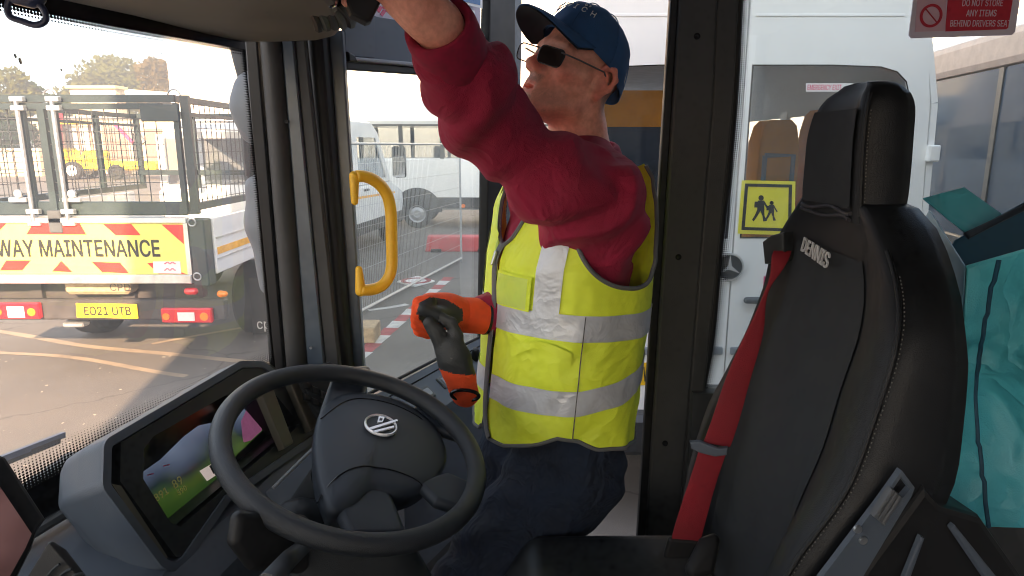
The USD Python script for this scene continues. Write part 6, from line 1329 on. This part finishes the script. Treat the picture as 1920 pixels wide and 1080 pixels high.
# jeans and shoes
jn = [[(HIPL + V(0, 0, .06), .112), (HIPL, .116), (HIPL * .45 + KL * .55, .098), (KL, .080), (KL * .4 + AL * .6, .072), (AL, .062)], [(HIPR + V(0, 0, .06), .112), (HIPR, .116), (HIPR * .45 + KR * .55, .098), (KR, .080), (KR * .4 + AR * .6, .072), (AR, .062)]]
def jeans(p): return chains(jn, .04)(p) + .012 * (meshkit.fbm(p * 16, 3, 9) - .5) + .004 * np.sin(p @ V(30, 40, 60) + 6 * meshkit.noise(p * 8))
lo, hi = bounds(jn); part(pr, 'jeans', field(jeans, lo, hi, .011), 'denim', smooth=True)
for A_, d_ in ((AL, nrm((-.95, -.3, 0))), (AR, nrm((-.95, -.2, 0)))):
    part(pr, 'shoe', hull((A_ + V(0, 0, -.05), .045), (A_ + d_ * .17 + V(0, 0, -.055), .038), (A_ + d_ * .1 + V(0, 0, -.03), .045), seg=14), 'shoe')

# hi-vis vest: open grid round the torso with holes for the arms
def wrinkle(th, h, amp=.006):
    q_ = np.stack(np.broadcast_arrays(np.asarray(th) / 26., np.asarray(h) * 5., 0 * np.asarray(h)), -1)
    return amp * 2 * (meshkit.fbm(q_, 3, 12) - .5) + amp * .5 * np.sin(np.asarray(th) / 9. + 9 * np.asarray(h) + 5 * meshkit.noise(q_ * 1.3, 3)) * np.clip(1 - np.asarray(h), 0, 1)
def vs(th, h, off=0.0):
    th, h = np.broadcast_arrays(np.asarray(th, float), np.asarray(h, float)); p = tors(th, h); c = TB + (TT - TB) * h[..., None]; n_ = p - c; n_ /= np.linalg.norm(n_, axis=-1, keepdims=True)
    return p + n_ * (.006 + wrinkle(th, h) + off)[..., None]
def hemh(th):                                                         # height of the lower edge round the body, with its dips
    th = np.asarray(th, float) % 360; return np.interp(th, [0, 6, 20, 40, 58, 72, 84, 100, 125, 160, 200, 260, 300, 340, 352, 360], [.02, -.015, -.012, .02, .055, .045, .012, .0, -.012, -.012, -.01, .03, .05, -.02, -.02, .02])
def toph(th):
    th = np.asarray(th, float) % 360; return np.interp(th, [0, 7, 18, 32, 60, 130, 150, 180, 210, 230, 300, 330, 342, 353, 360], [.665, .70, .82, .93, .95, .96, .955, .93, .955, .96, .95, .93, .84, .70, .665])
def hole(th, h):
    th = np.asarray(th, float) % 360; return np.minimum(((th - 99) / 56) ** 2 + ((h - .97) / .415) ** 2, ((th - 262) / 40) ** 2 + ((h - .97) / .40) ** 2) - 1
thg = np.linspace(2.2, 357.8, 380); vg = np.linspace(0, 1, 170)
HH = hemh(thg)[:, None] + (toph(thg) - hemh(thg))[:, None] * vg[None]; TH = np.broadcast_to(thg[:, None], HH.shape)
VG = vs(TH, HH); idx = np.arange(VG.shape[0] * VG.shape[1]).reshape(VG.shape[:2])
keep = hole(TH, HH) > 0; kq = keep[:-1, :-1] & keep[1:, :-1] & keep[1:, 1:] & keep[:-1, 1:]
q_ = np.stack([idx[:-1, :-1], idx[1:, :-1], idx[1:, 1:], idx[:-1, 1:]], -1)[kq]
f_ = np.vstack([q_[:, [0, 1, 2]], q_[:, [0, 2, 3]]]); v_ = VG.reshape(-1, 3); used, inv = np.unique(f_, return_inverse=True)
m = trimesh.Trimesh(v_[used], inv.reshape(-1, 3), process=False)
ve = part(pr, 'vest', m, 'hivis', smooth=True)
def vband(name, t0, t1, hf0, hf1, m_, off=.003, nt=80, nh=8, label=None):
    t_ = np.linspace(t0, t1, nt); a_ = np.array([hf0(k) for k in t_]); b_ = np.array([hf1(k) for k in t_])
    H_ = a_[:, None] + (b_ - a_)[:, None] * np.linspace(0, 1, nh)[None]; T_ = np.broadcast_to(t_[:, None], H_.shape)
    g_ = vs(T_, H_, off); g_ = g_ + 0.0; ok = hole(T_, H_) > 0; i_ = np.arange(nt * nh).reshape(nt, nh)
    k_ = ok[:-1, :-1] & ok[1:, :-1] & ok[1:, 1:] & ok[:-1, 1:]; q2 = np.stack([i_[:-1, :-1], i_[1:, :-1], i_[1:, 1:], i_[:-1, 1:]], -1)[k_]
    ff = np.vstack([q2[:, [0, 1, 2]], q2[:, [0, 2, 3]]]); u2, iv = np.unique(ff, return_inverse=True)
    return part(ve, name, trimesh.Trimesh(g_.reshape(-1, 3)[u2], iv.reshape(-1, 3), process=False), m_, smooth=True, label=label)
vband('reflective_band', 3, 357, lambda t: .385 + .008 * math.sin(t / 25), lambda t: .474 + .006 * math.sin(t / 25), 'reflective', nt=200)
lowb = lambda t: .125 + .085 * np.interp(t % 360, [0, 70, 150, 210, 290, 360], [.05, .1, 1, 1, .1, .05])
vband('reflective_band', 3, 357, lambda t: lowb(t), lambda t: lowb(t) + .088, 'reflective', nt=200)
vband('shoulder_band', 33, 51, lambda t: .474, lambda t: min(float(toph(t)), .95), 'reflective', nt=10, nh=40); vband('shoulder_band', 309, 327, lambda t: .474, lambda t: .93, 'reflective', nt=10, nh=40)
zp = [vs(t_, h_, .004) for h_, t_ in ((.68, 1.5), (.6, 0), (.5, 0), (.4, 0), (.3, 0), (.2, 0), (.1, 1), (.03, 3), (-.01, 7))]
part(ve, 'zip', tube(smoothpath(zp, 60), .010, 10, flat=.35, up=TLf * 0 + TF), 'piping')
part(ve, 'zip_pull', hull((vs(1, .65, .012), .004), (vs(1, .61, .014), .003)), 'steel')
part(ve, 'hem_piping', tube(np.array([vs(t_, hemh(t_), .001) for t_ in np.linspace(2.2, 357.8, 160)]), .0042, 7), 'piping')
t_ = np.linspace(0, 2 * np.pi, 200); ha = np.array([(99 + 56 * math.cos(k), .97 + .415 * math.sin(k)) for k in t_]); ha = ha[ha[:, 1] < toph(ha[:, 0]) + .0]
st_ = np.argmax(np.abs(np.diff(ha[:, 0], prepend=ha[-1, 0])) > 20); ha = np.roll(ha, -st_, 0)
part(ve, 'armhole_piping', tube(vs(ha[:, 0], ha[:, 1], .001), .0045, 7), 'piping')
part(ve, 'neck_piping', tube(np.array([vs(k, toph(k), .0015) for k in np.linspace(2.2, 46, 40)]), .0045, 7), 'piping'); part(ve, 'neck_piping', tube(np.array([vs(k, toph(k), .0015) for k in np.linspace(316, 357.8, 40)]), .0045, 7), 'piping')
vband('collar_facing', 340, 357, lambda t: float(toph(t)) - .07, lambda t: float(toph(t)) + .03, 'hivis', off=.012, nt=14)
vband('pocket', 4, 31, lambda t: .475, lambda t: .592, 'hivis', off=.007, nt=20, nh=14); vband('card_pouch', 6, 29, lambda t: .482, lambda t: .586, 'pouch', off=.012, nt=20, nh=14)
vband('pocket_flap', 22, 62, lambda t: .31 + .05 * math.sin((t - 22) / 40 * 3.14), lambda t: .355 + .03 * math.sin((t - 22) / 40 * 3.14), 'hivis', off=.010, nt=24)
vband('side_panel', 67.6, 68.3, lambda t: float(hemh(t)), lambda t: .474, 'piping', off=.0045, nt=3, nh=40); vband('side_overlap', 40, 68, lambda t: float(hemh(t)) - .0, lambda t: .385, 'hivis', off=.0015, nt=24, nh=40)

# gloves
gc = [[(GW, .034), (P(862, 590, 1.35), .031), (P(838, 583, 1.335), .033), (P(808, 576, 1.325), .030)]]
gf = []
for k, (dx_, dy_) in enumerate(((0, -10), (-2, 0), (-1, 12), (3, 24))):
    y3 = 1.29 + .02 * k; gf.append([(P(806 + dx_, 570 + dy_ * .6, y3), .0135), (P(786 + dx_, 578 + dy_, y3 - .005), .0128), (P(783 + dx_, 598 + dy_ * .9, y3 + .0), .012), (P(800 + dx_, 612 + dy_ * .6, y3 + .02), .0115)])
gt = [[(P(850, 598, 1.315), .018), (P(820, 590, 1.285), .0155), (P(793, 578, 1.275), .0135)]]
def glovef(p): return smin(chains(gc, .02)(p), chains(gf + gt, .005)(p), .010)
lo, hi = bounds(gc + gf + gt); gm = field(glovef, lo, hi, .0042)
c_ = gm.triangles_center; q_ = c_ - CAM; fw_ = q_[:, 1] * cp - q_[:, 2] * sp_; gpx = np.c_[960 + F * q_[:, 0] / fw_, 540 - F * (q_[:, 1] * sp_ + q_[:, 2] * cp) / fw_]
palm_ = sg.Polygon([(781, 588), (786, 568), (806, 557), (838, 562), (868, 580), (868, 600), (852, 613), (824, 604), (802, 606), (790, 604)])
inpalm = shapely.contains_xy(palm_, gpx[:, 0], gpx[:, 1]) & ((gm.face_normals * -q_).sum(1) > 0)
dist_ = np.minimum(chains(gt, .004)(c_) , chains([[(P(845, 596, 1.30), .022), (P(800, 590, 1.28), .022)]], .01)(c_) + .004)
A_, B_ = split(gm, inpalm)
gl_ = part(pr, 'worn_glove', B_, 'glove_orange', smooth=True); part(gl_, 'rubber_palm', A_, 'glove_rubber', smooth=True)
ga = nrm(GW - P(862, 590, 1.35)); part(gl_, 'glove_cuff', lathe([(.030, -.03), (.0375, -.028), (.038, .0), (.0385, .018), (.035, .019)], GW, ga, 30), 'glove_orange', smooth=True); part(gl_, 'cuff_binding', lathe([(.036, .016), (.0395, .018), (.0395, .023), (.035, .024)], GW, ga, 30), 'gloss_black')
lg = thing('loose_glove', 'limp orange glove with grey rubber palm held cuff down in the other hand', 'glove', P(850, 670, 1.30))
Yg = 1.27
lc = [[(P(872, 738, Yg), .029), (P(862, 705, Yg), .027), (P(852, 675, Yg), .030), (P(845, 655, Yg), .029)], [(P(834, 652, Yg), .020), (P(817, 622, Yg - .006), .0165), (P(805, 606, Yg - .008), .0135)], [(P(852, 652, Yg), .019), (P(857, 630, Yg + .002), .0135), (P(846, 606, Yg + .006), .0125), (P(820, 590, Yg + .012), .012)]]
def lgf(p):
    q_ = p.copy(); q_[..., 1] = Yg + (q_[..., 1] - Yg) / .62; return chains(lc[:1], .02)(q_) * .7 if False else smin(chains(lc[:1], .02)(q_), chains(lc[1:], .003)(q_), .005) * .7 + .002 * (meshkit.noise(p * 60, 3) - .5)
lo, hi = bounds(lc); lgm = field(lgf, lo, hi, .0042)
ax_ = nrm(P(836, 640, Yg) - P(872, 738, Yg)); pos = (lgm.triangles_center - P(872, 738, Yg)) @ ax_; nx_ = (lgm.triangles_center - P(872, 738, Yg)) @ nrm(V(1, 0, .35))
A_, B_ = split(lgm, pos > .052 - nx_ * .55)
part(lg, 'rubber_palm', A_, 'glove_rubber', smooth=True); part(lg, 'orange_cuff', B_, 'glove_orange', smooth=True)
ring_ = [P(872 + 26 * math.cos(t) + 1 * math.sin(t), 741 + 2 * math.cos(t) - 9.5 * math.sin(t), Yg - .016 - .006 * math.sin(t)) for t in np.linspace(0, 6.283, 33)[:-1]]
part(lg, 'cuff_binding', tube(np.array(ring_), .0036, 8, closed=True), 'gloss_black'); rc_ = np.mean(ring_, 0); part(lg, 'lining', loft([ring_, [rc_ + (k - rc_) * .5 + V(0, .012, .004) for k in ring_], [rc_ + (k - rc_) * .05 + V(0, .016, .006) for k in ring_]], caps=(False, True)), 'glove_orange')
